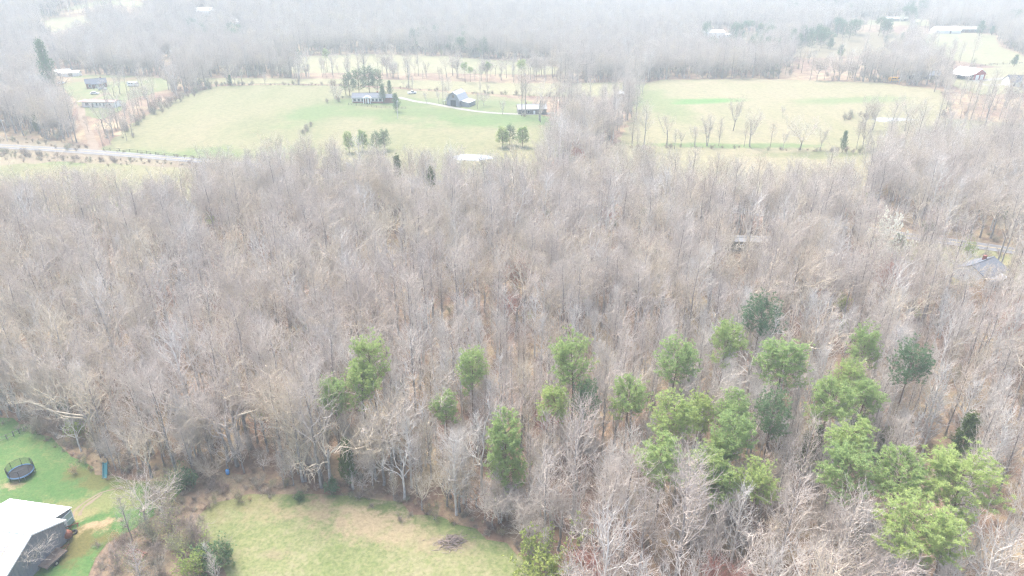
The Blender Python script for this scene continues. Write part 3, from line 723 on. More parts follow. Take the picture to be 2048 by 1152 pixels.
put_pine(693, 925, 17, 9, 'cedar', 'brown topped cedar behind the pale broken snag', .55, "pointed cedars in the pine belt", "cedar_tree", "cedar tree")
put_pine(797, 352, 12, 15, 'cedar', 'yellowish green evergreen deep in the far wood, the slighter of two', .6, "evergreens in the far wood", "cedar_tree", "cedar tree")
put_pine(862, 372, 11, 14, 'cedar', 'yellowish green evergreen deep in the far wood, beside a slighter one', .6, "evergreens in the far wood", "cedar_tree", "cedar tree")
FARP = "evergreens out in the fields and by the houses"
put_pine(697, 287, 12, 8, 'pine_full', 'yellow green pine at the far wood edge beside a round pine', .5, FARP)
put_pine(725, 284, 12, 8, 'pine_full', 'round green pine at the far wood edge between two others', .5, FARP)
put_pine(752, 286, 13, 8, 'pine_dark_full', 'dark pine of a touching pair at the far wood edge', .5, FARP)
put_pine(768, 282, 14, 8, 'pine_dark_full', 'taller dark pine of a touching pair at the far wood edge', .5, FARP)
put_pine(1005, 277, 14, 8, 'pine_full', 'dull pine beside the far pond', .5, FARP)
put_pine(1020, 272, 13, 8, 'pine_dark_full', 'dark topped pine between two duller pines by the pond', .5, FARP)
put_pine(1045, 276, 14, 8, 'pine_full', 'brownish pine by the pond', .5, FARP)
put_pine(1118, 301, 9, 6, 'green_shrub', 'green leafy shrub under a dark bare tree at the wood edge', .5, None, "shrub", "shrub")
for px, py, pr, H, lab in [(697, 166, 14, 12, 'end pine of the dark grove behind the ranch house, with a low dome'), (716, 160, 16, 13, 'dark pine of the grove behind the ranch house, over its roof ridge'),
                           (737, 156, 17, 14, 'tallest dark pine of the grove behind the ranch house'), (754, 160, 14, 13, 'dark pine at the grove side towards the cedar')]:
    put_pine(px, py, pr * 1.05, H, 'pine_dark_full', lab, .62, "dark pine grove behind the ranch house")
put_pine(765, 190, 9, 9, 'cedar_dark', 'dark conical evergreen beside the ranch house wall', .5, FARP, "evergreen_tree", "evergreen")
put_pine(779, 179, 7, 9, 'cedar_dark', 'dark evergreen behind the ranch house', .5, FARP, "evergreen_tree", "evergreen")
put_pine(791, 206, 10, 9, 'cedar_dark', 'broad dark evergreen on the lawn by the ranch house fence', .5, FARP, "evergreen_tree", "evergreen")
put_pine(92, 137, 17, 30, 'cedar_dark', 'big green evergreen rising beside the homestead sheds', .55, FARP, "evergreen_tree", "evergreen")
put_pine(72, 250, 7, 8, 'cedar', 'light green evergreen among the roadside poles', .5, FARP, "evergreen_tree", "evergreen")
put_pine(1688, 285, 8, 9, 'cedar_dark', 'dark cedar in the fencerow of the straw pasture', .5, FARP, "cedar_tree", "cedar tree")
put_pine(1425, 92, 9, 14, 'pine_dark', 'dark far evergreen below the far white house', .6, FARP, "evergreen_tree", "evergreen")
for px, py, pr, H, lab in [(930, 143, 7, 12, 'pine by the far hay strip, one of a leaning pair'), (940, 147, 6, 9, 'lower pine of a pair by the far hay strip'), (932 - 280, 118, 7, 14, 'far pine standing clear of the bare wood'),
                           (1044, 142, 9, 15, 'hazy far pine near the end of the pale far field'), (975, 141, 7, 12, 'hazy far pine standing alone behind the hay strip')]:
    put_pine(px, py, pr, H, 'pine_a', lab, .6, FARP)
put_pine(597, 112, 6, 9, 'cedar_dark', 'small dark far evergreen at the corner of the pale far field', .5, FARP, "evergreen_tree", "evergreen")
put_pine(460, 161, 5, 6, 'cedar_dark', 'small dark cedar at the crest of the pale pasture', .5, FARP, "cedar_tree", "cedar tree")
g_far = np.random.default_rng(5)
for px, py, n, w, hh, lab in [(1490, 58, 14, 85, 9, 'far pine of the belt behind the far white house'), (1600, 74, 16, 60, 11, 'dark far evergreen of the clump at the tan field'), (1545, 94, 10, 45, 9, 'green far evergreen below the tan field corner'),
                              (1745, 54, 12, 70, 5, 'far pine of the row above the tan field'), (1820, 22, 9, 30, 8, 'far evergreen behind the blossoming trees'), (2030, 40, 9, 30, 7, 'dark far evergreen by the pale hillside field'),
                              (1630, 12, 14, 70, 7, 'hazy evergreen on the far ridge'), (440, 64, 16, 60, 16, 'hazy evergreen on the wooded hillside'), (880, 75, 8, 60, 8, 'very hazy evergreen beyond the pale far field'), (940, 90, 5, 40, 6, 'hazy pale evergreen at the rim of the far field')]:
    for k in range(n):
        put_pine(px + g_far.uniform(-w, w), py + g_far.uniform(-hh, hh), g_far.uniform(7.5, 12), g_far.uniform(12, 17), ('pine_dark_full', 'pine_dark_full', 'pine_dark')[k % 3], lab, .6, lab.replace('evergreen', 'evergreens').replace('pine ', 'pines ')[:60], "evergreen_tree", "evergreen")
for px, py, pr, H, lab in [(1662, 88, 8, 9, 'green evergreen alone on the tan field'), (1682, 103, 8, 9, 'green evergreen at the lower rim of the tan field'), (1585, 102, 7, 9, 'green evergreen near the tan field corner'), (1772, 80, 5, 7, 'small dark evergreen at the upper tan field'),
                           (1962, 58, 9, 13, 'dark evergreen beside the low white buildings'), (1985, 62, 6, 8, 'smaller dark evergreen beside the low white buildings'), (2031, 122, 7, 8, 'dark round evergreen on the fence above the red barn'), (1806, 72, 5, 6, 'dark evergreen where tan and pale fields meet')]:
    put_pine(px, py, pr, H, 'cedar_dark', lab, .5, FARP, "evergreen_tree", "evergreen")
PN = np.array([[p[0], p[1], p[2], p[3], p[4], p[5], p[6]] for p in PINES])

# blossom
for px, py, pr, H, lab in [(1768, 478, 40, 13, 'white blossoming tree beside the road in the wood'), (1806, 33, 6, 8, 'white far blossoming tree, rounder of two by a house'), (1826, 38, 7, 7, 'wide white far blossoming tree by a house'), (2006, 52, 11, 9, 'white blossoming tree by the low white buildings'), (1972, 44, 12, 9, 'pinkish white blossoming tree behind the low white buildings')]:
    put_pine(px, py, pr * .8, H, 'blossom_tree', lab, .7, "white blossoming trees", "blossom_tree", "blossom tree")

# ------------------------------------------------------------------ the leafless woods
BUILD_SPOTS = []   # (x, y, radius) kept clear of trees: filled from the pixel places of the buildings
def spot(px, py, r, up=0.0):
    p = gp(px, py, up); BUILD_SPOTS.append((p[0], p[1], r))
for a in [(1487, 492, 9), (1955, 550, 8), (740, 204, 15), (920, 208, 11), (1060, 226, 12), (1242, 197, 6), (192, 172, 9), (200, 212, 12), (267, 175, 6), (131, 150, 12), (1932, 157, 16), (2035, 172, 14),
          (1890, 66, 14), (1930, 64, 14), (1430, 72, 14), (331, 108, 8), (410, 32, 8), (470, 50, 6), (1860, 158, 10), (10, 118, 10), (1135, 362, 6), (1820, 155, 6), (290, 106, 5)]: spot(*a)
def jitter_grid(y0, y1, spacing, seed, half=0.80, margin=14, ymin=None):
    g = np.random.default_rng(seed)
    xs, ys = [], []
    y = y0
    while y < y1:
        w = half * y + margin + 8
        n = int(2 * w / spacing)
        xs.append(np.linspace(-w, w, n) + g.uniform(-.48, .48, n) * spacing); ys.append(np.full(n, y) + g.uniform(-.48, .48, n) * spacing)
        y += spacing
    return np.concatenate(xs), np.concatenate(ys), g
def wooded(x, y, edge=1.0, soft=True):
    ok = np.ones(x.shape, bool)
    for k, p in OPEN.items():
        if k in OPEN_SOFT: continue
        ok &= ~(inside(p, x, y))
        if edge: ok &= ~(seg_dist(p, x, y) < edge * .5)
    ok &= seg_dist(ROAD, x, y, False) > 5.5
    for L, w in ((TRACK, 3.2), (DRIVE, 3), (FDRIVE, 4), (FDRIVE2, 3)): ok &= seg_dist(L, x, y, False) > w
    ok &= ~inside(POND, x, y)
    for bx, by, br in BUILD_SPOTS: ok &= np.hypot(x - bx, y - by) > br
    return ok

# what the photograph shows open: trees whose crowns would stand before these openings are not there
VIS = [np.array(v, float) for v in (
    [(215, 296), (290, 230), (370, 190), (430, 173), (690, 172), (830, 181), (1050, 195), (1050, 214), (1110, 250), (1085, 275), (1055, 262), (990, 262), (960, 318), (900, 304), (800, 292), (780, 272), (685, 272), (560, 280), (470, 294), (400, 318)],
    [(430, 158), (850, 161), (1250, 164), (1250, 190), (830, 177), (430, 169)], [(600, 113), (740, 108), (1040, 124), (1140, 140), (1000, 145), (600, 130)],
    [(1270, 172), (1320, 160), (1500, 158), (1760, 166), (1880, 181), (1895, 212), (1880, 235), (1750, 245), (1742, 318), (1640, 326), (1480, 320), (1390, 302), (1270, 290), (1265, 240)],
    [(1835, 72), (1870, 55), (1990, 60), (1996, 92), (2048, 112), (2100, 126), (1995, 134), (1905, 115), (1855, 95)], [(1555, 112), (1640, 78), (1680, 66), (1790, 64), (1812, 76), (1800, 100), (1640, 108)],
    [(1893, 150), (1930, 136), (2048, 128), (2120, 120), (2120, 176), (1960, 182), (1905, 170)], [(80, 44), (110, 36), (185, 32), (175, 46), (110, 66), (90, 60)], [(105, 22), (200, 1), (250, -4), (300, 10), (285, 17), (215, 8), (150, 20)],
    [(120, 172), (110, 150), (150, 140), (200, 148), (290, 153), (362, 160), (345, 174), (280, 184), (245, 200), (240, 218), (170, 222), (150, 200)], [(1395, 60), (1440, 56), (1530, 66), (1530, 82), (1420, 82)], [(1690, 36), (1850, 28), (1862, 48), (1700, 46)],
    [(-60, 288), (0, 286), (200, 300), (400, 316), (400, 326), (200, 314), (0, 300), (-60, 298)], [(-60, 330), (0, 330), (130, 322), (390, 336), (385, 356), (260, 345), (-60, 350)], [(160, 235), (172, 235), (196, 304), (180, 304)],
    [(0, 114), (14, 114), (14, 124), (0, 124)], [(318, 96), (346, 96), (346, 110), (318, 110)], [(395, 14), (425, 14), (425, 34), (395, 34)], [(462, 38), (482, 38), (482, 54), (462, 54)], [(1800, 146), (1880, 146), (1880, 160), (1800, 160)],
    [(1790, 466), (1920, 480), (2060, 500), (2060, 516), (1920, 496), (1790, 482)], [(1045, 1085), (1140, 1085), (1140, 1160), (1045, 1160)], [(76, 112), (110, 112), (110, 160), (76, 160)], [(1742, 460), (1796, 460), (1796, 486), (1742, 486)],
    [(1232, 186), (1252, 186), (1252, 204), (1232, 204)], [(905, 308), (985, 308), (985, 322), (905, 322)])]
def blocks_view(x, y, z, H, g, p=.93):
    hit = np.zeros(len(x), bool); bx, by, bd = project(x, y, z)
    for f in (.45, .7, .95):
        ax, ay, _ = project(x, y, z + H * f)
        for v in VIS: hit |= inside(v, ax, ay)
    return hit & (g.random(len(x)) < p)
BANK = poly_px([(330, 1005), (400, 968), (520, 955), (600, 975), (480, 1000), (410, 1025), (400, 1060), (430, 1110), (470, 1200), (300, 1300), (180, 1180), (220, 1095), (290, 1040)])
x, y, g = jitter_grid(46, 300, 3.7, 77)
def visible(x, y, z, H):
    px, py, _ = project(x, y, z); qx, qy, _ = project(x, y, z + H)
    return ((px > -90) & (px < 2140) | (qx > -60) & (qx < 2110)) & (qy < 1165) & (py > -200)
n = len(x); z = hgt(x, y)
ok = wooded(x, y, 2.2) & ~inside(BANK, x, y)
x, y, z = x[ok], y[ok], z[ok]
px, py, dep = project(x, y, z)
young = (px > 860) & (py > 690) & (g.random(len(x)) < .78) | (g.random(len(x)) < .16)
young &= ~((py > 1080) & (g.random(len(x)) < .55))
KEYS_Y = ['feather_pale', 'feather_grey', 'feather_tan']; PY_ = [.40, .35, .25]
KEYS_O = ['pole_grey', 'pole_tan', 'pole_pale', 'pole_dark', 'oak_grey', 'oak_tan', 'oak_pale', 'vase_tan', 'vase_grey']; PO_ = [.15, .11, .08, .12, .17, .13, .06, .09, .09]
key = np.where(young, g.choice(KEYS_Y, len(x), p=PY_), g.choice(KEYS_O, len(x), p=PO_))
sc = np.where(young, g.uniform(.75, 1.2, len(x)), g.uniform(.72, 1.08, len(x)))
drop = g.random(len(x)) < np.where(young, .06, .30)      # old trees stand wider apart
# trees of the wood's rim carry limbs almost to the grass
ex, ey, ek, es = [], [], [], []
for kk_, rim in (('yard', [(-60, 842), (0, 838), (60, 853), (105, 876), (150, 908), (205, 942), (300, 956), (380, 958)]), ('bank', [(390, 962), (450, 950), (520, 950), (600, 970)]), ('clearing', [(580, 978), (680, 982), (770, 1004), (880, 1030), (985, 1060), (1045, 1098), (1080, 1150), (1120, 1280)])):
    for off, st in ((1.2, 2.8), (3.6, 3.6), (6.5, 4.6)):
        L_ = resample(poly_px(rim), st); T_ = np.gradient(L_, axis=0); T_ /= np.linalg.norm(T_, axis=1, keepdims=True)
        q_ = L_ + np.stack([-T_[:, 1], T_[:, 0]], 1) * off + g.normal(0, .7, L_.shape)
        ex += list(q_[:, 0]); ey += list(q_[:, 1])
        ek += list(g.choice(['vase_grey', 'yard_tree', 'oak_grey', 'vase_tan', 'oak_pale', 'feather_grey', 'feather_tan', 'oak_tan', 'small_grey', 'small_tan'], len(q_), p=[.12, .12, .03, .12, .07, .16, .11, .02, .14, .11])); es += list(g.uniform(.5, .95, len(q_)) * (.75 if off < 2 else 1))
for q in PN[:34]:
    for k in range(6):
        a_ = g.uniform(0, 6.28); r_ = g.uniform(1.3, 4.2); ex.append(q[0] + r_ * math.cos(a_)); ey.append(q[1] + r_ * math.sin(a_) * .8 - .8)
        ek.append(str(g.choice(['feather_pale', 'feather_grey', 'feather_tan', 'small_grey']))); es.append(g.uniform(.38, .62) * q[2] / 13 * (.8 if k % 2 else 1.0))
ex, ey, es = map(np.array, (ex, ey, es)); eo = wooded(ex, ey, .6); ex, ey, es, ek = ex[eo], ey[eo], es[eo], np.array(ek)[eo]
x = np.concatenate([x, ex]); y = np.concatenate([y, ey]); z = hgt(x, y); key = np.concatenate([key.astype('U16'), ek]); sc = np.concatenate([sc, es]); drop = np.concatenate([drop, np.zeros(len(ex), bool)]); foot = np.zeros(len(x), bool); foot[len(x) - len(ex):] = True
px, py, dep = project(x, y, z)
rd = (g.random(len(x)) < .012) & (px > 1000); key = np.where(rd, 'small_red', key); drop &= ~rd
H = np.array([KIND[k]['H'] for k in key]) * sc
# keep the pines' crowns free of trees that would grow through or straight in front of them
cpx, cpy, cdep = project(x, y, z + H * .8)
for q in PN:
    near = np.hypot(x - q[0], y - q[1])
    drop |= (near < max(1.6, q[5] * q[6] / FPX * .55)) & ~foot
    hit = (np.hypot((cpx - q[3]) / (q[5] * 1.15), (cpy - (q[4] - 0)) / (q[5] * 1.2)) < 1) & (cdep < q[6] + 2) & (q[6] < 330)
    tall = hit & ~drop & ~foot
    r = g.random(len(x)); drop |= tall & (r < .62); sc = np.where(tall & (r >= .62), sc * .62, sc)
# views through to the trailer home, the blossom and the old house
for wx, wy, ww, wh in [(1487, 484, 34, 10), (1955, 545, 40, 18), (1890, 487, 120, 9), (940, 315, 36, 6), (703, 945, 14, 60)]:
    for f in (.2, .35, .5, .65, .8, .95):
        ax, ay, _ = project(x, y, z + H * f); drop |= (np.abs(ax - wx) < ww) & (np.abs(ay - wy) < wh) & (py > wy) & (g.random(len(x)) < .6)
drop |= blocks_view(x, y, z, H, g)
bpx, bpy_, _ = project(x, y, z); drop |= (bpx < 1085) & (bpy_ > 1105)
drop |= inside(OPEN['house_lawn'], x, y) & (g.random(len(x)) < .75)
keep = ~drop
x, y, z, key, sc = x[keep], y[keep], z[keep], key[keep], sc[keep]
H = np.array([KIND[k]['H'] for k in key]) * sc
vis = visible(x, y, z, H)
x, y, z, key, sc, H = x[vis], y[vis], z[vis], key[vis], sc[vis], H[vis]
rot = g.random(len(x)) * 6.283
px, py, dep = project(x, y, z + H * .6)
inframe = (px > -20) & (px < 2068) & (py < 1152)
size = np.where(inframe, H * FPX / dep, 0)
order = np.argsort(-size)
red = key == 'small_red'
first = np.zeros(len(x), bool); cnt = 0
for i in order:
    if red[i]: continue
    if cnt >= 292: break
    first[i] = True; cnt += 1
# their labels: what kind of tree, and what it stands beside
dc = seg_dist(OPEN['clearing'], x, y); dy_ = seg_dist(OPEN['yard'], x, y)
for i in np.nonzero(first)[0]:
    k = KIND[key[i]]
    dp33 = np.hypot(PN[:33, 0] - x[i], PN[:33, 1] - y[i]).min()
    where = "at the meadow rim" if dc[i] < 6 else "at the yard edge" if dy_[i] < 7 else \
            "close beside the " + TOKEN[int(np.hypot(PN[:33, 0] - x[i], PN[:33, 1] - y[i]).argmin())] if dp33 < 7 else "among other bare trees"
    if sc[i] > (1.0 if key[i].startswith(('pole', 'oak', 'vase')) else 1.08): where = "of full height " + where
    place("bare_tree", key[i], (x[i], y[i], z[i]), rot[i], (sc[i] * g.uniform(.9, 1.1), sc[i] * g.uniform(.9, 1.1), sc[i]), k['d'] + " " + where, "bare tree", "bare hardwoods of the leafless wood")
for i in np.nonzero(red)[0]:
    if size[i] > 0:
        dp = np.hypot(PN[:, 0] - x[i], PN[:, 1] - y[i]).min()
        place("budding_tree", key[i], (x[i], y[i], z[i]), rot[i], sc[i], KIND['small_red']['d'] + (" near the green pines" if dp < 12 else " among grey bare trees"), "budding tree", "red budding trees in the wood")
print("individual bare trees", cnt, "of", len(x), "red", int((red & (size > 0)).sum()))

# instanced masses (past the 300 largest)
kinds_col = bpy.data.collections.new("tree_kinds")      # not linked: only a source of shapes
ORDER = sorted(KIND); INDEX = {}
for i, k in enumerate(ORDER):
    V, F, mi, mats, o = [], [], [], [], 0
    src = [KIND[k]['t'], KIND[k]['c']]
    tot_loops, tot_idx = [], []
    for me in src:
        v = np.empty(len(me.vertices) * 3, np.float32); me.vertices.foreach_get("co", v); V.append(v.reshape(-1, 3))
        li = np.empty(len(me.loops), np.int32); me.loops.foreach_get("vertex_index", li); tot_idx.append(li + o)
        lt = np.empty(len(me.polygons), np.int32); me.polygons.foreach_get("loop_total", lt); tot_loops.append(lt)
        m_ = np.empty(len(me.polygons), np.int32); me.polygons.foreach_get("material_index", m_); mi.append(m_ + len(mats))
        mats += [m.name for m in me.materials]; o += len(me.vertices)
    me = bpy.data.meshes.new("kind_" + k); V = np.concatenate(V); li = np.concatenate(tot_idx); lt = np.concatenate(tot_loops)
    me.vertices.add(len(V)); me.vertices.foreach_set("co", V.ravel()); me.loops.add(len(li)); me.loops.foreach_set("vertex_index", li)
    me.polygons.add(len(lt)); me.polygons.foreach_set("loop_start", np.concatenate([[0], np.cumsum(lt)[:-1]]).astype(np.int32))
    for mm in mats: me.materials.append(MATS[mm])
    me.polygons.foreach_set("material_index", np.concatenate(mi)); me.update(calc_edges=True)
    kinds_col.objects.link(bpy.data.objects.new("kind_%02d" % i, me)); INDEX[k] = i
# grass tufts as one more shape
gt = np.random.default_rng(3); Vt, Ft = leaf_tris(gt, gt.normal(0, .10, (14, 3)) * [1, 1, 0], 3, .05, .16, .05, .6)
me = np_mesh("kind_tuft", Vt, Ft, ["grass_blade"]); kinds_col.objects.link(bpy.data.objects.new("kind_%02d" % len(ORDER), me)); INDEX['tuft'] = len(ORDER)

ng = bpy.data.node_groups.new("scatter", 'GeometryNodeTree')
ng.interface.new_socket("Geometry", in_out='INPUT', socket_type='NodeSocketGeometry'); ng.interface.new_socket("Geometry", in_out='OUTPUT', socket_type='NodeSocketGeometry')
gi = ng.nodes.new("NodeGroupInput"); go = ng.nodes.new("NodeGroupOutput"); ip = ng.nodes.new("GeometryNodeInstanceOnPoints"); ci = ng.nodes.new("GeometryNodeCollectionInfo")
ci.inputs["Collection"].default_value = kinds_col; ci.inputs["Separate Children"].default_value = True; ci.inputs["Reset Children"].default_value = True
def named(n, t):
    a = ng.nodes.new("GeometryNodeInputNamedAttribute"); a.data_type = t; a.inputs["Name"].default_value = n
    return next(s for s in a.outputs if s.enabled and s.name == "Attribute")
ip.inputs["Pick Instance"].default_value = True
ng.links.new(gi.outputs[0], ip.inputs["Points"]); ng.links.new(ci.outputs[0], ip.inputs["Instance"])
ng.links.new(named("idx", 'INT'), ip.inputs["Instance Index"])
e2r = ng.nodes.new("FunctionNodeEulerToRotation"); ng.links.new(named("rot", 'FLOAT_VECTOR'), e2r.inputs[0]); ng.links.new(e2r.outputs[0], ip.inputs["Rotation"])
ng.links.new(named("scl", 'FLOAT_VECTOR'), ip.inputs["Scale"]); ng.links.new(ip.outputs[0], go.inputs[0])
def mass(name, x, y, keys, rot, s, label, zoff=0.0):
    n = len(x); me = bpy.data.meshes.new(name); me.vertices.add(n)
    me.vertices.foreach_set("co", np.column_stack([x, y, hgt(x, y) + zoff]).astype(np.float32).ravel())
    a = me.attributes.new("idx", 'INT', 'POINT'); a.data.foreach_set("value", np.array([INDEX[k] for k in keys], np.int32))
    a = me.attributes.new("rot", 'FLOAT_VECTOR', 'POINT'); a.data.foreach_set("vector", np.column_stack([np.zeros(n), np.zeros(n), rot]).astype(np.float32).ravel())
    s = np.asarray(s); s = np.repeat(s[:, None], 3, 1) if s.ndim == 1 else s
    a = me.attributes.new("scl", 'FLOAT_VECTOR', 'POINT'); a.data.foreach_set("vector", s.astype(np.float32).ravel())
    o = link(bpy.data.objects.new(name, me)); o.modifiers.new("scatter", 'NODES').node_group = ng
    print(name, n)
    return tag(o, label, None, None, "stuff")
rest = ~first & ~(red & (size > 0))
mass("leafless_woods", x[rest], y[rest], key[rest], rot[rest], sc[rest], "dense mass of leafless grey and tan hardwoods across the middle wood")

# woods further off, thinning in detail with distance
FX, FY, FK, FS, FR = [], [], [], [], []
for y0, y1, spc, seed, p_drop in [(300, 460, 4.6, 21, .22), (460, 700, 5.4, 22, .2), (700, 1100, 7.4, 23, .12), (1100, 1900, 10.5, 24, .08), (1900, 3400, 22.0, 25, .05)]:
    x2, y2, g2 = jitter_grid(y0, y1, spc, seed, .78, 25)
    ok = wooded(x2, y2, 3.0) & (g2.random(len(x2)) > p_drop)
    x2, y2 = x2[ok], y2[ok]; ok = ~blocks_view(x2, y2, hgt(x2, y2), np.full(len(x2), 17.0), g2); x2, y2 = x2[ok], y2[ok]; n2 = len(x2)
    if y0 < 1100:
        j = g2.random(n2) < .9; xt_ = x2[j] + g2.normal(0, spc * .5, j.sum()); yt_ = y2[j] + g2.normal(0, spc * .5, j.sum()); w_ = wooded(xt_, yt_, 1.0); xt_, yt_ = xt_[w_], yt_[w_]
        FX.append(xt_); FY.append(yt_); FK.append(g2.choice(['thicket', 'brush', 'small_grey'], len(xt_), p=[.45, .2, .35])); FS.append(g2.uniform(.7, 1.3, len(xt_)) * (1 if y0 < 460 else 1.25)); FR.append(g2.random(len(xt_)) * 6.28)
    FX.append(x2); FY.append(y2); FK.append(g2.choice(['pole_grey', 'pole_dark', 'pole_tan', 'oak_grey', 'vase_grey', 'oak_tan', 'pole_pale'], n2, p=[.27, .24, .11, .14, .13, .05, .06]))
    FS.append(g2.uniform(.75, 1.1, n2) * (1.0 if y0 < 700 else 1.08 if y0 < 1100 else 1.3 if y0 < 1900 else 1.7)); FR.append(g2.random(n2) * 6.28)
FX, FY, FK, FS, FR = map(np.concatenate, (FX, FY, FK, FS, FR))
mass("far_woods", FX, FY, FK, FR, FS, "far hazy woods of bare grey trees behind the pastures")

# fencerows and thin rows of trees out in the open
def row(pts, every, spread, seed):
    L = poly_px(pts); L = resample(L, every); g = np.random.default_rng(seed)
    T = np.gradient(L, axis=0); T /= np.linalg.norm(T, axis=1, keepdims=True)
    L = L + T * g.normal(0, every * .9, (len(L), 1)); L = L[g.random(len(L)) < .85]
    return L[:, 0] + g.normal(0, spread, len(L)), L[:, 1] + g.normal(0, spread, len(L)), g
RX, RY, RK, RS = [], [], [], []
def add_row(pts, every, spread, seed, keys, s0, s1):
    a, b_, g = row(pts, every, spread, seed); n = len(a)
    RX.append(a); RY.append(b_); RK.append(g.choice(keys, n)); RS.append(np.clip(g.lognormal(0, .28, n), .5, 1.7) * (s0 + s1) / 2)
TREES = ['pole_grey', 'pole_dark', 'vase_grey', 'oak_grey', 'feather_grey']; BR = ['brush', 'thicket', 'brush_low', 'thicket']
add_row([(440, 171), (560, 170), (690, 172)], 1.8, .7, 1, BR, .35, .9)
add_row([(440, 171), (560, 170), (690, 172)], 22, 1, 2, TREES, .25, .5)
add_row([(790, 178), (900, 184), (1060, 192), (1250, 197)], 2.2, 1.2, 3, BR, .35, .9)
add_row([(790, 178), (900, 184), (1060, 192), (1250, 197)], 13, 1.5, 4, TREES, .3, .65)
add_row([(260, 262), (300, 232), (370, 196), (430, 174)], 2.2, 2.0, 5, BR, .8, 1.5)
add_row([(240, 262), (285, 226), (350, 192), (420, 171)], 4.5, 3.0, 6, TREES, .35, .7)
add_row([(560, 154), (800, 156), (1100, 160), (1250, 160)], 4.5, 3.0, 7, TREES, .4, .8)
add_row([(560, 150), (800, 151), (1100, 154), (1250, 156)], 6, 4.0, 17, TREES, .4, .8)
add_row([(1256, 236), (1262, 200), (1262, 165)], 3.5, 2.5, 8, TREES, .5, .9)
add_row([(1140, 297), (1300, 296), (1430, 293)], 7, 2.0, 9, TREES, .45, .75)
add_row([(1140, 297), (1300, 296), (1450, 297), (1640, 303), (1745, 306)], 3.0, .8, 10, BR, .3, .75)
add_row([(1620, 302), (1680, 304), (1745, 306)], 2.5, 1, 30, BR, .8, 1.2)
add_row([(1120, 262), (1180, 270), (1255, 290)], 3.4, 6, 11, TREES, .45, .75)
add_row([(1150, 240), (1230, 255)], 3.6, 7, 12, TREES, .45, .75)
add_row([(1740, 315), (1850, 308), (1960, 300), (2080, 296)], 3.2, 4, 13, ['feather_grey', 'pole_grey', 'pole_dark', 'feather_grey'], .7, 1.0)
add_row([(1760, 326), (1850, 322), (1960, 318), (2080, 312)], 3.2, 3, 14, ['feather_grey', 'pole_grey', 'pole_dark', 'feather_grey'], .7, 1.0)
add_row([(1760, 262), (1830, 258), (1900, 256), (2080, 266)], 5, 4, 15, TREES, .55, .85)
add_row([(1890, 236), (1960, 242), (2080, 250)], 3, 4, 16, TREES, .6, .9)
add_row([(1880, 182), (1900, 210), (1890, 236)], 3.5, 2, 18, TREES + BR, .45, .8)
add_row([(1690, 240), (1720, 234), (1745, 238)], 1.5, 1.0, 19, BR, .7, 1.2)
add_row([(606, 269), (616, 258), (622, 250)], 1.3, .6, 20, BR, .5, .9)
add_row([(0, 305), (150, 318), (300, 326), (440, 335)], 1.1, 1.4, 21, BR, .25, .75)
add_row([(-20, 312), (150, 323), (260, 327)], 1.2, 2.4, 26, BR, .25, .8)
add_row([(0, 283), (100, 290), (170, 298)], 1.3, 2.6, 22, BR, .25, .7)
add_row([(210, 302), (300, 309), (400, 317)], 2.4, .5, 23, ['brush_low'], .4, .8)
add_row([(1905, 174), (1960, 192), (2060, 192)], 3, 2.5, 24, TREES + BR, .4, .7)
add_row([(1895, 142), (1960, 132), (2040, 126)], 4, 1.2, 25, BR, .4, .9)
add_row([(1820, 78), (1850, 100), (1900, 122)], 4, 6, 27, TREES, .5, .8)
add_row([(655, 205), (675, 200), (690, 194)], 2.2, 2.5, 28, ['thicket', 'vase_grey'], .45, 1.0)
add_row([(1040, 234), (1090, 236), (1150, 236), (1230, 240)], 2.4, 2.0, 29, BR + ['pole_grey', 'pole_dark'], .6, .9)
add_row([(1060, 226), (1100, 222), (1160, 226), (1230, 228)], 5, 5.0, 31, TREES, .6, .95)
add_row([(220, 215), (250, 225), (275, 225), (300, 210)], 2.5, 5.0, 32, TREES + BR, .5, .8)
add_row([(200, 262), (230, 262), (225, 280), (245, 250)], 2.2, 5.0, 33, TREES + BR, .4, .75)
add_row([(1048, 238), (1110, 244), (1200, 250)], 2.6, 2.0, 34, TREES + ['pole_grey'], .6, .9)
add_row([(1440, 466), (1490, 470), (1545, 474)], 1.7, 1.6, 35, TREES + ['thicket', 'feather_grey'], .6, .9)
RX, RY, RK, RS = map(np.concatenate, (RX, RY, RK, RS))
mass("fencerow_growth", RX, RY, RK, rng.random(len(RX)) * 6.28, RS, "scrubby fencerows and thin rows of bare trees between the pastures")

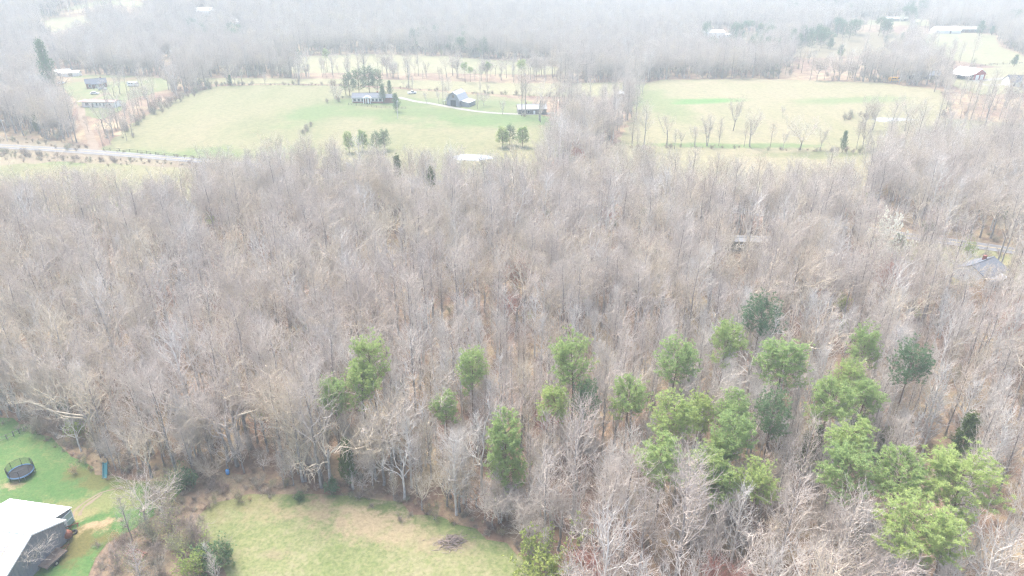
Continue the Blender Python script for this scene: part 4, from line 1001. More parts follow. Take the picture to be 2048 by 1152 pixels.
# trees that stand alone in the fields
lone = [(1415, 293, 13, 'pole_grey', 'lone tree with an upright crown along the straw pasture fencerow'), (1437, 293, 12, 'feather_grey', 'slim lone tree beside an upright one on the fencerow'), (1466, 262, 14, 'vase_grey', 'bushy lone tree standing out in the straw pasture'),
        (1500, 294, 15, 'vase_grey', 'lone fan shaped tree on the fencerow beside a smaller tree'), (1488, 294, 10, 'pole_grey', 'smaller tree beside a fan shaped tree on the fencerow'), (1540, 295, 10, 'pole_dark', 'thin lone tree between two rounded trees on the fencerow'),
        (1602, 299, 16, 'yard_tree', 'large rounded lone tree on the fencerow'), (1566, 296, 7, 'vase_grey', 'short crooked tree next to the large rounded tree on the fencerow'), (1640, 300, 9, 'vase_grey', 'low scrubby tree by the dark cedar on the fencerow'),
        (1712, 300, 12, 'pole_grey', 'straight thin tree near the end of the fencerow'), (1725, 298, 13, 'vase_grey', 'forked tree near the end of the fencerow'), (1333, 290, 13, 'oak_grey', 'round headed tree where the fencerow meets the wood'), (1362, 292, 6, 'vase_grey', 'stumpy small tree on the fencerow'),
        (1130, 302, 15, 'oak_grey', 'dark spreading tree at the wood edge above a green shrub'), (1565, 234, 5, 'vase_grey', 'small bush-like tree alone in the straw pasture'), (893, 209, 7, 'oak_grey', 'small yard tree beside the gravel drive, closest to the truck'), (877, 206, 6, 'vase_grey', 'small vase shaped tree above the gravel drive'),
        (852, 207, 6, 'vase_grey', 'small tree between drive and fence of the ranch house'), (886, 200, 12, 'pole_dark', 'tall bare tree beside the grey barn, one of a pair'), (898, 201, 12, 'pole_dark', 'tall bare tree touching the grey barn wall'), (968, 211, 9, 'yard_tree', 'rounded pinkish tree beside the grey barn lean-to'),
        (1005, 229, 7, 'vase_grey', 'small fan shaped tree at the bend of the gravel drive'), (955, 218, 8, 'feather_grey', 'thin sapling before the grey barn lean-to'), (680, 204, 9, 'yard_tree', 'rounded bare tree beside the ranch house end wall'), (240, 188, 12, 'vase_grey', 'bare tree behind the brick cottage'), (228, 192, 9, 'oak_grey', 'small bare tree beside the brick cottage carport'), (255, 186, 12, 'pole_grey', 'tall bare tree near the white camper')]
for a, b_, Hh, k, lab in lone:
    p = gp(a, b_); s = Hh / KIND[k]['H']
    place("field_tree", k, p, rng.random() * 6.28, s, lab, "bare tree", "trees standing alone in the fields")

# undergrowth of the middle wood
xu, yu, gu = jitter_grid(48, 300, 2.8, 99)
ok = wooded(xu, yu, 0.6) & (gu.random(len(xu)) < .62); xu, yu = xu[ok], yu[ok]
for q in PN[PN[:, 6] < 330]: pass
pxu, pyu, _ = project(xu, yu, hgt(xu, yu)); v = (pxu > -80) & (pxu < 2130) & (pyu < 1250); xu, yu, pxu, pyu = xu[v], yu[v], pxu[v], pyu[v]
ku = gu.choice(['brush', 'brush_low', 'thicket', 'feather_grey', 'feather_tan', 'feather_pale', 'beech_sapling', 'dark_shrub', 'green_shrub'], len(xu), p=[.28, .25, .11, .15, .08, .06, .045, .015, .01])
su = gu.uniform(.5, 1.1, len(xu)); su = np.where(np.char.startswith(ku.astype(str), 'feather'), su * .55, su)
mass("undergrowth", xu, yu, ku, gu.random(len(xu)) * 6.28, su, "brown brush and saplings under the bare trees")
# ragged brush and dry stalks where the grass meets the wood
ex_, ey_ = [], []
for rim in ([(-60, 842), (0, 838), (60, 855), (100, 878), (150, 912), (205, 948), (300, 962), (375, 962), (352, 1000), (300, 1030), (225, 1090), (170, 1152)], [(385, 1045), (420, 1010), (500, 992), (580, 984), (680, 990), (770, 1012), (880, 1040), (985, 1070), (1040, 1105), (1075, 1165)]):
    for off in (-.6, .3, 1.2, 2.2):
        L_ = resample(poly_px(rim), .9); T_ = np.gradient(L_, axis=0); T_ /= np.linalg.norm(T_, axis=1, keepdims=True)
        q_ = L_ + np.stack([-T_[:, 1], T_[:, 0]], 1) * off + gu.normal(0, .8, L_.shape); q_ = q_[gu.random(len(q_)) < (.25 if off < 0 else .5)]; ex_ += list(q_[:, 0]); ey_ += list(q_[:, 1])
ex_, ey_ = np.array(ex_), np.array(ey_); nn_ = len(ex_)
mass("rim_brush", ex_, ey_, gu.choice(['brush_low', 'brush', 'beech_sapling', 'olive_thicket'], nn_, p=[.6, .25, .05, .10]), gu.random(nn_) * 6.28, gu.uniform(.18, .6, nn_), "ragged low brush where the grass meets the woods")
# bank thicket mass of low brush
xb, yb, gb = jitter_grid(50, 100, 1.5, 55); ok = inside(BANK, xb, yb) & (gb.random(len(xb)) < .35); xb, yb = xb[ok], yb[ok]
mass("bank_brush", xb, yb, gb.choice(['brush_low', 'brush'], len(xb)), gb.random(len(xb)) * 6.28, gb.uniform(.35, .8, len(xb)), "low brown brush on the bank between yard and clearing")

# ------------------------------------------------------------------ single bushes and trees by the yard
TH = "thicket bushes between yard and clearing"
for a, b_, Hh, k, lab in [(293, 1046, 9.5, 'yard_tree', 'rounded bare tree on the lawn beside the olive thicket'), (62, 1140, 6.5, 'yard_tree', 'bare tree reaching over the slate wall of the white building')]:
    p = gp(a, b_); place("yard_tree", k, p, 1.2, Hh / KIND[k]['H'], lab, "bare tree", "bare trees on the yard lawn")
for a, b_, Hh, k, lab in [(345, 1000, 3.6, 'olive_thicket', 'olive thicket behind the rounded lawn tree'), (320, 1010, 3.2, 'thicket', 'bare thicket touching the rounded lawn tree'), (372, 975, 2.4, 'dark_shrub', 'dark green shrub at the top of the bank'),
                          (310, 1085, 3.6, 'thicket', 'bare grey thicket above the stacked rusty pipes'), (345, 1075, 4.0, 'olive_thicket', 'tall olive thicket in the middle of the bank'), (385, 1090, 3.6, 'thicket', 'bare thicket at the meadow side of the bank'), (365, 1115, 3.2, 'olive_thicket', 'olive thicket above the dark shrub'),
                          (432, 1140, 3.0, 'dark_shrub', 'dark evergreen shrub at the low end of the bank'), (388, 1155, 3.0, 'green_shrub', 'bright yellow green shrub beside the dark evergreen shrub'), (235, 1140, 3.0, 'thicket', 'bare thicket by the yard grass below the rusty pipes'), (275, 1150, 2.8, 'olive_thicket', 'pale olive thicket below the rusty pipes'),
                          (455, 1110, 2.6, 'thicket', 'sparse bare thicket at the meadow rim of the bank'), (320, 1150, 2.6, 'brush', 'brown brush below the tall olive thicket'), (110, 875, 3.4, 'thicket', 'dark bare thicket at the corner of the wooden fence'), (80, 868, 3.0, 'thicket', 'dark bare thicket behind the wooden fence')]:
    p = gp(a, b_); place("thicket_bush", k, p, rng.random() * 6, Hh / KIND[k]['H'] * 1.2, lab, "bush", TH)
p = gp(1095, 1168); place("leafy_tree", 'leafy_tree', p, .4, 1.2, 'yellow green leafing tree at the corner of the meadow', "leafing tree")
for a, b_, s, lab in [(800, 790, .9, 'green shrub behind the pale narrow trees below the pine cluster'), (650, 870, .8, 'dark green shrub in the wood above the brown topped cedar'), (600, 1000, .5, 'dark green clump at the upper rim of the meadow'), (665, 985, .8, 'dark evergreen bramble by the pale snag')]:
    p = gp(a, b_); place("evergreen_shrub", 'dark_shrub', p, rng.random() * 6, s, lab, "shrub", "evergreen shrubs in the wood")

# ------------------------------------------------------------------ buildings
def wall_gable(L, W, h, rise, z0=-.4):
    """a house body, ridge along x, with its gables"""
    mb = MB(); return mb.prism([(-W / 2, z0), (W / 2, z0), (W / 2, h), (0, h + rise), (-W / 2, h)], 'x', -L / 2, L / 2)
def roof_gable(L, W, h, rise, over=.4, th=.14, lift=.03):
    mb = MB(); k = rise / (W / 2); e = W / 2 + over; z0 = h - k * over + lift
    for s in (-1, 1):
        mb.prism([(s * e, z0), (0, h + rise + lift), (0, h + rise + lift + th), (s * e, z0 + th)], 'x', -L / 2 - over, L / 2 + over)
    return mb
def window(root, side, u, zc, w, h, L, W, frame="white_paint", glass="window_glass", name="window"):
    """a framed window on a side wall: side is 'f' (-y), 'b' (+y), 'r' (+x), 'l' (-x)"""
    fm = MB(); t, d = .09, .06
    fm.box(-w / 2 - t, w / 2 + t, -d, .02, zc + h / 2, zc + h / 2 + t).box(-w / 2 - t, w / 2 + t, -d, .02, zc - h / 2 - t, zc - h / 2)
    fm.box(-w / 2 - t, -w / 2, -d, .02, zc - h / 2, zc + h / 2).box(w / 2, w / 2 + t, -d, .02, zc - h / 2, zc + h / 2)
    pm = MB().box(-w / 2, w / 2, -.02, .015, zc - h / 2, zc + h / 2)
    o = fm.build(name, frame, root); q = pm.build("pane", glass, o)
    o.location = {'f': (u, -W / 2, 0), 'b': (u, W / 2, 0), 'r': (L / 2, u, 0), 'l': (-L / 2, u, 0)}[side]
    o.rotation_euler = (0, 0, {'f': 0, 'b': math.pi, 'r': math.pi / 2, 'l': -math.pi / 2}[side])
    return o
def door(root, side, u, w, h, L, W, material, name="door"):
    mb = MB().box(-w / 2, w / 2, -.05, .02, 0, h); o = mb.build(name, material, root)
    o.location = {'f': (u, -W / 2, 0), 'b': (u, W / 2, 0), 'r': (L / 2, u, 0), 'l': (-L / 2, u, 0)}[side]
    o.rotation_euler = (0, 0, {'f': 0, 'b': math.pi, 'r': math.pi / 2, 'l': -math.pi / 2}[side])
    MB().box(w * .32, w * .32 + .08, -.10, -.05, h * .45, h * .45 + .15).build("handle", "steel", o)
    return o
def house(name, label, px, py, rz, L, W, h, rise, wallm, roofm, wins=(), doors=(), chimney=None, cat="house", group=None, up=0):
    p = gp(px, py, up); p[2] = float(hgt(p[0], p[1]))
    r = empty(name, p, rz, label, cat, group)
    wall_gable(L, W, h, rise).build("wall", wallm, r)
    rf = roof_gable(L, W, h, rise).build("roof", roofm, r)
    MB().box(-L / 2 - .42, L / 2 + .42, -.14, .14, h + rise + .10, h + rise + .24).build("ridge_cap", roofm, rf)
    if chimney is not None: MB().box(chimney - .4, chimney + .4, .3, 1.0, h, h + rise + .9).build("chimney", "brick_red", rf)
    for w in wins: window(r, *w[:5], L, W, *(w[5:]))
    for d in doors: door(r, *d[:4], L, W, *d[4:])
    return r
# brick ranch house with its white portico
r = house("ranch_house", "long brick ranch house with white portico and grey roof beside dark pines", 738, 203, .02, 17, 8, 2.9, 1.7, "brick_red", "grey_shingle",
          [('f', -7.0, 1.55, 1.1, 1.5), ('f', -4.8, 1.55, 1.1, 1.5), ('f', -2.7, 1.55, 1.1, 1.5), ('f', 3.0, 1.55, 1.1, 1.5), ('f', 5.0, 1.55, 1.1, 1.5), ('f', 7.0, 1.55, 1.1, 1.5), ('l', 0, 1.55, 1.2, 1.4)], [('f', .3, 1.1, 2.1, "white_paint")], 5)
MB().prism([(-2.2, 2.75), (2.2, 2.75), (2.3, 2.95), (0, 4.1), (-2.3, 2.95)], 'y', -6.2, -3.2).build("portico", "white_paint", r)
for k, u in enumerate((-1.9, -.65, .65, 1.9)): MB().tube([(u, -6.0, -.3), (u, -6.0, 2.76)], .16, 8).build("column", "white_paint", r)
for u in (-8.2, -5.9, -3.75, 2.0, 4.0, 6.0, 8.2): MB().box(u - .2, u + .2, -4.06, -3.98, .7, 2.35).build("shutter", "white_paint", r)
MB().box(-8.7, 8.7, -4.52, -4.44, 2.52, 2.74).build("fascia", "white_paint", r)
MB().box(9.0, 15.0, -3, 3.4, -.3, 2.5).build("side_wing", "brick_red", r)
MB().prism([(-3.4, 2.45), (0.2, 3.9), (3.8, 2.45), (3.8, 2.6), (0.2, 4.06), (-3.4, 2.6)], 'x', 9.0, 15.4).build("wing_roof", "grey_shingle", r)
# gambrel barn
def gambrel(px, py, rz, L, W, label):
    p = gp(px, py); r = empty("gambrel_barn", p, rz, label, "barn")
    hw = W / 2; prof = [(-hw, -.4), (hw, -.4), (hw, 3.4), (hw * .62, 6.2), (0, 7.6), (-hw * .62, 6.2), (-hw, 3.4)]
    MB().prism(prof, 'y', -L / 2, L / 2).build("wall", "wall_galv", r)
    rp = [(hw + .35, 3.1), (hw * .62, 6.28), (0, 7.7), (-hw * .62, 6.28), (-hw - .35, 3.1)]
    top = [(a * 1.0, b + .14) for a, b in rp]
    mb = MB()
    for i in range(4): mb.prism([rp[i], rp[i + 1], top[i + 1], top[i]], 'y', -L / 2 - .9, L / 2 + .4)
    rf = mb.build("roof", "roof_galv", r)
    MB().box(-1.5, 1.5, -L / 2 - .05, -L / 2 + .02, 0, 3.2).build("doorway_shade", "painted_shade", r)  # dark panel on the solid wall, painted as the unlit inside
    for s in (-1, 1): MB().box(s * 1.62 - .12, s * 1.62 + .12, -L / 2 - .10, -L / 2 + .02, 0, 3.35).build("door_post", "wood_grey", r)
    MB().box(-1.75, 1.75, -L / 2 - .11, -L / 2 + .02, 3.22, 3.42).build("lintel", "wood_grey", r)
    MB().box(-.7, .7, -L / 2 - .06, -L / 2 + .02, 4.6, 5.9).build("hay_door", "wood_weathered", r)
    # open lean-to beside it
    MB().prism([(hw + .01, 3.0), (hw + 5.2, 2.0), (hw + 5.2, 2.14), (hw + .01, 3.14)], 'y', -L / 2 + 1, L / 2).build("lean_roof", "roof_galv", r)
    MB().prism([(hw + .02, -.3), (hw + 5.0, -.3), (hw + 5.0, 1.98), (hw + .02, 2.95)], 'y', -L / 2 + 1.4, L / 2 - .3).build("lean_wall", "wall_galv", r)
    MB().prism([(-hw - .01, 3.0), (-hw - 3.0, 2.1), (-hw - 3.0, 2.24), (-hw - .01, 3.14)], 'y', -L / 2 + .5, L / 2).build("lean_roof", "roof_galv", r)
    for k in range(4): MB().box(-hw - 2.9, -hw - 2.7, -L / 2 + .8 + k * (L - 1.6) / 3.2, -L / 2 + 1.0 + k * (L - 1.6) / 3.2, -.3, 2.12).build("post", "wood_grey", r)
    return r
gambrel(915, 209, -.35, 11, 7.6, "grey tin gambrel barn with lean-tos beside the gravel drive")
# half hidden house among trees, pale shed
house("hidden_house", "pale metal roofed farmhouse half hidden by bare trees", 1063, 226, .1, 15, 8, 2.8, 1.8, "wood_grey", "roof_dull", [('f', -5, 1.5, 1.1, 1.3), ('f', -2, 1.5, 1.1, 1.3), ('f', 4, 1.5, 1.1, 1.3)], [('f', 1, 1, 2, "white_paint")], -3)
r = house("red_shed", "small brick red shed with a pale tin roof at the pasture corner", 1242, 202, 1.45, 9, 6.2, 3.8, 1.3, "rust_pink", "roof_galv", [], [('l', 0, 2.6, 2.8, "wood_dark")], None, "shed")
# far left homestead
house("brick_cottage", "red brick cottage with a dark roof and white porch", 194, 174, .55, 11, 8, 2.9, 2.0, "brick_red", "dark_shingle", [('f', -3.8, 1.5, 1, 1.4), ('f', 3.8, 1.5, 1, 1.4), ('r', 2, 1.5, 1, 1.3), ('r', -2, 1.5, 1, 1.3)], [('f', .2, 1.1, 2.1, "white_paint")], 3)
pc = bpy.data.objects[[o.name for o in bpy.data.objects if o.name.startswith("brick_cottage")][0]]
MB().prism([(-5.2, 2.72), (-4.01, 3.0), (-4.01, 3.12), (-5.9, 2.5), (-5.9, 2.38)], 'x', -3, 3).build("porch_roof", "dark_shingle", pc)
for u in (-2.8, -.9, .9, 2.8): MB().box(u - .1, u + .1, -5.8, -5.6, -.3, 2.45).build("porch_post", "white_paint", pc)
r = house("trailer_home", "long white trailer home with a faded pink roof beside the dirt drive", 205, 213, -.12, 19, 5.5, 2.9, .7, "white_paint", "pink_roof", [('f', -6.6, 1.6, 2.0, 1.4), ('f', -1.0, 1.6, .8, 1.5), ('f', 1.0, 1.6, .8, 1.5), ('f', 3.0, 1.6, .8, 1.5), ('f', 6.5, 1.6, 1.2, 1.0)], [('f', -3.4, 1, 2.1, "wood_grey")])
MB().box(-13.5, -9.8, -2.6, 2.6, 2.5, 2.65).build("carport_roof", "pink_roof", r)
for u, v_ in ((-13.3, -2.4), (-13.3, 2.4)): MB().box(u - .08, u + .08, v_ - .08, v_ + .08, -.3, 2.5).build("carport_post", "white_paint", r)
house("white_shed", "white shed with a tin roof beside the big green evergreen", 128, 150, .3, 9, 5, 2.6, 1.2, "white_paint", "roof_galv", [('f', 2, 1.4, .9, .9)], [('f', -2, 2.4, 2.1, "wood_grey")], None, "shed")
house("white_shed", "low white outbuilding below the tin roofed shed", 142, 152, .1, 12, 5, 2.4, 1.0, "white_paint", "roof_white", [], [('f', 1, 2.6, 2.0, "wood_grey")], None, "shed")
house("hillside_house", "small white house with a grey roof in the hillside woods", 331, 106, .3, 11, 8, 3.0, 2.2, "white_paint", "grey_shingle", [('f', -3, 1.5, 1.2, 1.4), ('f', 3, 1.5, 1.2, 1.4)], [('f', 0, 1, 2, "brick_red")], 2)
house("hilltop_house", "pale far house on the wooded hilltop", 410, 30, .5, 16, 9, 4, 3, "white_paint", "roof_white", [('f', -4, 1.6, 1.4, 1.6), ('f', 4, 1.6, 1.4, 1.6)])
house("hilltop_shed", "pointed white far shed on the wooded hill", 470, 50, .2, 9, 7, 3, 4, "white_paint", "roof_white", [], [('f', 0, 2, 2.2, "wood_grey")], None, "shed")
house("roadside_house", "pale far house at the wooded valley end", 4, 122, .2, 14, 8, 3, 2, "white_paint", "roof_galv", [('f', -3, 1.5, 1.2, 1.3), ('f', 3, 1.5, 1.2, 1.3)])
# red barn
r = house("red_barn", "red barn with a white tin roof and open lean-to", 1936, 157, -1.2, 15, 10, 4.2, 2.6, "barn_red", "roof_white", [], [('r', 2.1, 3.0, 3.3, "white_paint"), ('r', -2.2, 3.0, 3.3, "white_paint")], None, "barn")
MB().prism([(-5.02, 3.9), (-10.5, 2.9), (-10.5, 3.04), (-5.02, 4.04)], 'x', -7.5, 7.0).build("lean_roof", "roof_white", r)
for k in range(5): MB().box(-7.2 + k * 3.4, -7.0 + k * 3.4, -10.3, -10.1, -.4, 2.9).build("post", "wood_dark", r)
MB().box(-7.3, 7.0, -5.10, -5.04, 0, 3.4).build("lean_shade", "painted_shade", r)  # dark sheet that paints in the shade beneath the lean-to
MB().prism([(5.02, 3.7), (7.6, 3.0), (7.6, 3.12), (5.02, 3.82)], 'x', -7, 7).build("lean_roof", "barn_red", r)
r = house("farmhouse", "farmhouse with a slate blue roof and pale gabled dormer", 2042, 172, -.06, 19, 9, 3.0, 3.4, "white_paint", "dark_shingle", [('f', -7, 1.5, 1.2, 1.5), ('f', 1.2, 1.5, 1.2, 1.5), ('f', 4, 1.5, 1.2, 1.5), ('f', 7.5, 1.5, 1.2, 1.5)], [('f', -2.6, 1.2, 2.1, "brick_red")])
MB().prism([(-4.9, 2.9), (-.5, 2.9), (-2.7, 5.0)], 'y', -5.9, -1.5).build("dormer", "white_paint", r)
for sgn in (-1, 1): MB().prism([(-2.7 + sgn * 2.6, 2.75), (-2.7, 5.15), (-2.7, 5.3), (-2.7 + sgn * 2.6, 2.9)], 'y', -6.1, -1.2).build("dormer_roof", "dark_shingle", r)
house("long_shed", "low white far building with a bright rounded roof beside the pale hillside field", 1890, 66, -.05, 24, 12, 3.2, 3.0, "white_paint", "roof_white", [], [('f', 2, 1.6, 2.4, "wood_grey")], None, "shed")
house("far_farmhouse", "low far house with porch beside the bright roofed shed", 1932, 64, .05, 24, 10, 3.0, 2.2, "wood_weathered", "tan_roof", [('f', -6, 1.5, 1.5, 1.4), ('f', 0, 1.5, 1.5, 1.4), ('f', 6, 1.5, 1.5, 1.4)])
house("far_house", "far white house with a bright tin roof beside the evergreen belt", 1425, 76, .1, 20, 11, 5.5, 2.5, "white_paint", "roof_white", [('f', -5, 1.8, 1.6, 1.6), ('f', 5, 1.8, 1.6, 1.6)], [('f', 0, 1.4, 2.3, "wood_grey")])
house("far_trailer", "long low white far trailer by the bright roofed house", 1448, 74, .05, 13, 4, 2.6, .6, "white_paint", "roof_white", [('f', -2, 1.4, 1.2, 1), ('f', 3, 1.4, 1.2, 1)], cat="trailer")
house("ridge_house", "long low far house by the round blossoming trees", 1790, 42, .02, 26, 9, 2.8, 1.8, "wood_grey", "tan_roof", [('f', -8, 1.4, 1.5, 1.3), ('f', 0, 1.4, 1.5, 1.3), ('f', 8, 1.4, 1.5, 1.3)])
house("roadside_cottage", "low grey cottage in the bare trees behind the straw pasture", 1852, 157, .0, 16, 8, 2.5, 2.2, "wood_grey", "grey_shingle", [('f', -4, 1.4, 1.1, 1.2), ('f', 4, 1.4, 1.1, 1.2)], [('f', 0, 1, 2, "white_paint")])
house("roadside_shed", "weathered shed beside the low grey cottage", 1820, 156, .1, 7, 5, 2.4, 1.2, "wood_weathered", "roof_galv", [], [('f', 0, 2, 2, "painted_shade")], None, "shed")  # door coloured as the darkness of an open entrance
# trailer home in the wood and the old house by the road
r = house("trailer_home", "weathered single-wide trailer home with a pale flat roof deep in the bare wood", 1487, 497, -.08, 14.5, 4.3, 2.9, .35, "wood_grey", "roof_dull", [('f', -5, 1.6, 1.2, .9), ('f', -1, 1.6, 1.0, .9), ('f', 4.5, 1.6, 1.4, .9)], [('f', 1.6, .9, 2.0, "white_paint")])
MB().box(-6.9, -6.4, .4, .9, 3.2, 3.7).build("roof_vent", "steel", r)
MB().box(.8, 2.6, -3.4, -2.2, -.3, .7).build("porch_step", "wood_weathered", r)
r = house("old_house", "old grey roofed house with a white porch by the road", 1955, 556, .55, 10, 7.5, 2.7, 1.9, "white_paint", "grey_shingle", [('l', 1.5, 1.4, 1, 1.2), ('f', -3, 1.4, 1, 1.2), ('f', 2.5, 1.4, 1, 1.2)], [('f', 0, 1, 2, "wood_dark")], 2)
MB().prism([(-3.76, 2.5), (-6.0, 2.1), (-6.0, 2.22), (-3.76, 2.62)], 'x', -4.6, 1.5).build("porch_roof", "roof_galv", r)
for u in (-4.4, -1.6, 1.3): MB().box(u - .08, u + .08, -5.9, -5.74, -.3, 2.12).build("porch_post", "white_paint", r)
r = house("tin_shed", "whitish tin shed glimpsed through the far bare trees", 1135, 364, .1, 9, 5, 3.0, .9, "white_paint", "roof_galv", [], [('f', 0, 2.4, 2.3, "wood_grey")], None, "shed")

# the white metal building in the yard
Bp, Fp = np.array([-63.04, 72.8]), np.array([-64.77, 62.81])
mid = (Bp + Fp) / 2; gd = (Bp - Fp); Wd = float(np.hypot(*gd)); ang = math.atan2(gd[1], gd[0]) - math.pi / 2     # local x points out of the gable, local y runs from F to B
r = empty("metal_building", (mid[0], mid[1], float(hgt(*mid))), ang, "white roofed metal building with a slate grey gable wall in the yard", "building")
LB, hE, rs, hw = 26.0, 3.55, 2.35, Wd / 2
MB().prism([(-hw + .1, -.4), (hw - .1, -.4), (hw - .1, hE), (0, hE + rs - .05), (-hw + .1, hE)], 'x', -LB, -.25).build("wall", "wall_slate", r)
for k in range(20):   # ribs of the sheet wall
    yv = -hw + .5 + k * (Wd - 1.0) / 19; top = hE + rs * (1 - abs(yv) / hw) - .15
    MB().box(-.25, -.20, yv - .04, yv + .04, -.3, top).build("wall_rib", "wall_slate", r)
kk = rs / hw
for s in (-1, 1):
    n = 26
    for k in range(n):    # roofing sheets laid side by side, each with its raised seam
        xa = -LB + k * LB / n; xb = xa + LB / n - .015; e = hw + .18
        mb = MB().prism([(s * e, hE - kk * .18), (0, hE + rs), (0, hE + rs + .06), (s * e, hE - kk * .18 + .06)], 'x', xa, xb)
        mb.prism([(s * e, hE - kk * .18 + .06), (0, hE + rs + .06), (0, hE + rs + .11), (s * e, hE - kk * .18 + .11)], 'x', xb - .07, xb)
        mb.build("roof_sheet", "roof_white" if not (k == n - 3 and s == -1) else "roof_white", r)
for k in range(7):       # row of rust-stained skylight sheets along the eave side
    u = .18 + k * .10; yv = -hw * u - .1; zz = hE + rs * (1 - (hw * u + .1) / hw) + .13
    mb = MB().add([(-3.0, yv, zz), (-2.2, yv, zz), (-2.2, yv - .38, zz - .38 * kk), (-3.0, yv - .38, zz - .38 * kk)] + [(-3.0, yv, zz + .03), (-2.2, yv, zz + .03), (-2.2, yv - .38, zz - .38 * kk + .03), (-3.0, yv - .38, zz - .38 * kk + .03)],
                  [(0, 1, 2, 3), (7, 6, 5, 4), (0, 4, 5, 1), (1, 5, 6, 2), (2, 6, 7, 3), (3, 7, 4, 0)])
    mb.build("roof_patch", "roof_rust", r)
MB().box(-LB, .05, -.16, .16, hE + rs + .10, hE + rs + .17).build("ridge_cap", "roof_white", r)
# rake trim of the gable
for s in (-1, 1):
    MB().prism([(s * (hw + .18), hE - kk * .18 - .12), (0, hE + rs - .12), (0, hE + rs + .12), (s * (hw + .18), hE - kk * .18 + .12)], 'x', .002, .06).build("rake_trim", "white_paint", r)
# lean-to along the back, ending in a pale green door
ld, lh = 3.3, 2.55
for k in range(11):
    xa = -12.4 + k * .95
    mb = MB().prism([(hw + .20, hE - .22), (hw + ld, lh), (hw + ld, lh + .06), (hw + .20, hE - .16)], 'x', xa, xa + .935)
    mb.prism([(hw + .20, hE - .16), (hw + ld, lh + .06), (hw + ld, lh + .11), (hw + .20, hE - .11)], 'x', xa + .87, xa + .935); mb.build("lean_sheet", "roof_white", r)
MB().prism([(hw + .15, -.3), (hw + ld - .15, -.3), (hw + ld - .15, lh - .05), (hw + .15, hE - .35)], 'x', -12.2, -2.2).build("lean_wall", "wall_slate", r)
for k in range(2):
    y0 = hw + .25 + k * 1.45
    d_ = MB().box(-2.19, -2.09, y0, y0 + 1.38, .05, 2.25).build("lean_door", "gate_green", r)
    fr = MB()
    for q in (0, 1.30): fr.box(-2.085, -2.02, y0 + q, y0 + q + .08, .05, 2.25)
    for q in (.05, 1.1, 2.17): fr.box(-2.085, -2.02, y0 + .085, y0 + 1.295, q, q + .08)
    fr.build("door_brace", "white_paint", d_)
MB().tube([(-7.2, hw + 1.6, 2.8), (-7.2, hw + 1.6, 4.0)], .07, 8).build("vent_pipe", "steel", r)
# small awning by the front eave corner
MB().prism([(-hw - .1, 2.7), (-hw - 2.2, 2.1), (-hw - 2.2, 2.2), (-hw - .1, 2.8)], 'x', -5.5, -.8).build("awning", "roof_galv", r)
for q in (-5.3, -1.0): MB().box(q - .05, q + .05, -hw - 2.1, -hw - 2.0, -.3, 2.12).build("awning_post", "wood_grey", r)

# ------------------------------------------------------------------ things in the yard
def trampoline():
    p = gp(45, 951); r = empty("trampoline", p, .2, "round trampoline with a blue rim pad and black net on the lawn", "trampoline")
    R, hz = 1.85, .85; N = 40
    C = lambda rad, z, n=N: [(rad * math.cos(6.28318 * i / n), rad * math.sin(6.28318 * i / n), z) for i in range(n)]
    vs = C(1.66, hz, N) ; MB().add(vs + [(v[0], v[1], v[2] - .03) for v in vs], [tuple(range(N)), tuple(range(2 * N - 1, N - 1, -1))] + [(i, N + i, N + (i + 1) % N, (i + 1) % N) for i in range(N)]).build("jump_mat", "mat_black", r)
    a, b_ = C(1.67, hz + .03), C(R, hz + .03); a2, b2 = C(1.67, hz - .05), C(R, hz - .05)
    fs = []
    for i in range(N):
        j = (i + 1) % N; fs += [(i, N + i, N + j, j), (2 * N + j, 3 * N + j, 3 * N + i, 2 * N + i), (N + i, 3 * N + i, 3 * N + j, N + j), (j, 2 * N + j, 2 * N + i, i)]
    MB().add(a + b_ + a2 + b2, fs).build("rim_pad", "pad_blue", r)
    MB().tube(C(R - .05, hz - .1), .04, 6, True).build("frame_ring", "steel", r)
    for k in range(4):
        t = .4 + k * 1.5708; q = [(1.75 * math.cos(t + s), 1.75 * math.sin(t + s)) for s in (-.22, .22)]
        MB().tube([(q[0][0], q[0][1], hz - .1), (q[0][0] * 1.02, q[0][1] * 1.02, .03), (q[1][0] * 1.02, q[1][1] * 1.02, .03), (q[1][0], q[1][1], hz - .1)], .03, 6).build("leg", "steel", r)
    for k in range(8):
        t = .3 + k * .7854; MB().tube([(1.88 * math.cos(t), 1.88 * math.sin(t), .3), (1.88 * math.cos(t), 1.88 * math.sin(t), 2.15)], .035, 6).build("net_pole", "mat_black", r)
    nt_ = MB(); nb = 72
    for k in range(nb):
        t = 6.28318 * k / nb; nt_.tube([(1.78 * math.cos(t), 1.78 * math.sin(t), hz + .05), (1.78 * math.cos(t), 1.78 * math.sin(t), 2.1)], .012, 3)
    for k in range(10): nt_.tube(C(1.78, hz + .1 + k * .13, 36), .014, 3, True)
    n_ = nt_.build("safety_net", "net_black", r); n_["kind"] = "stuff"
    MB().tube(C(1.80, 2.12), .03, 5, True).build("net_rim", "mat_black", r)
trampoline()
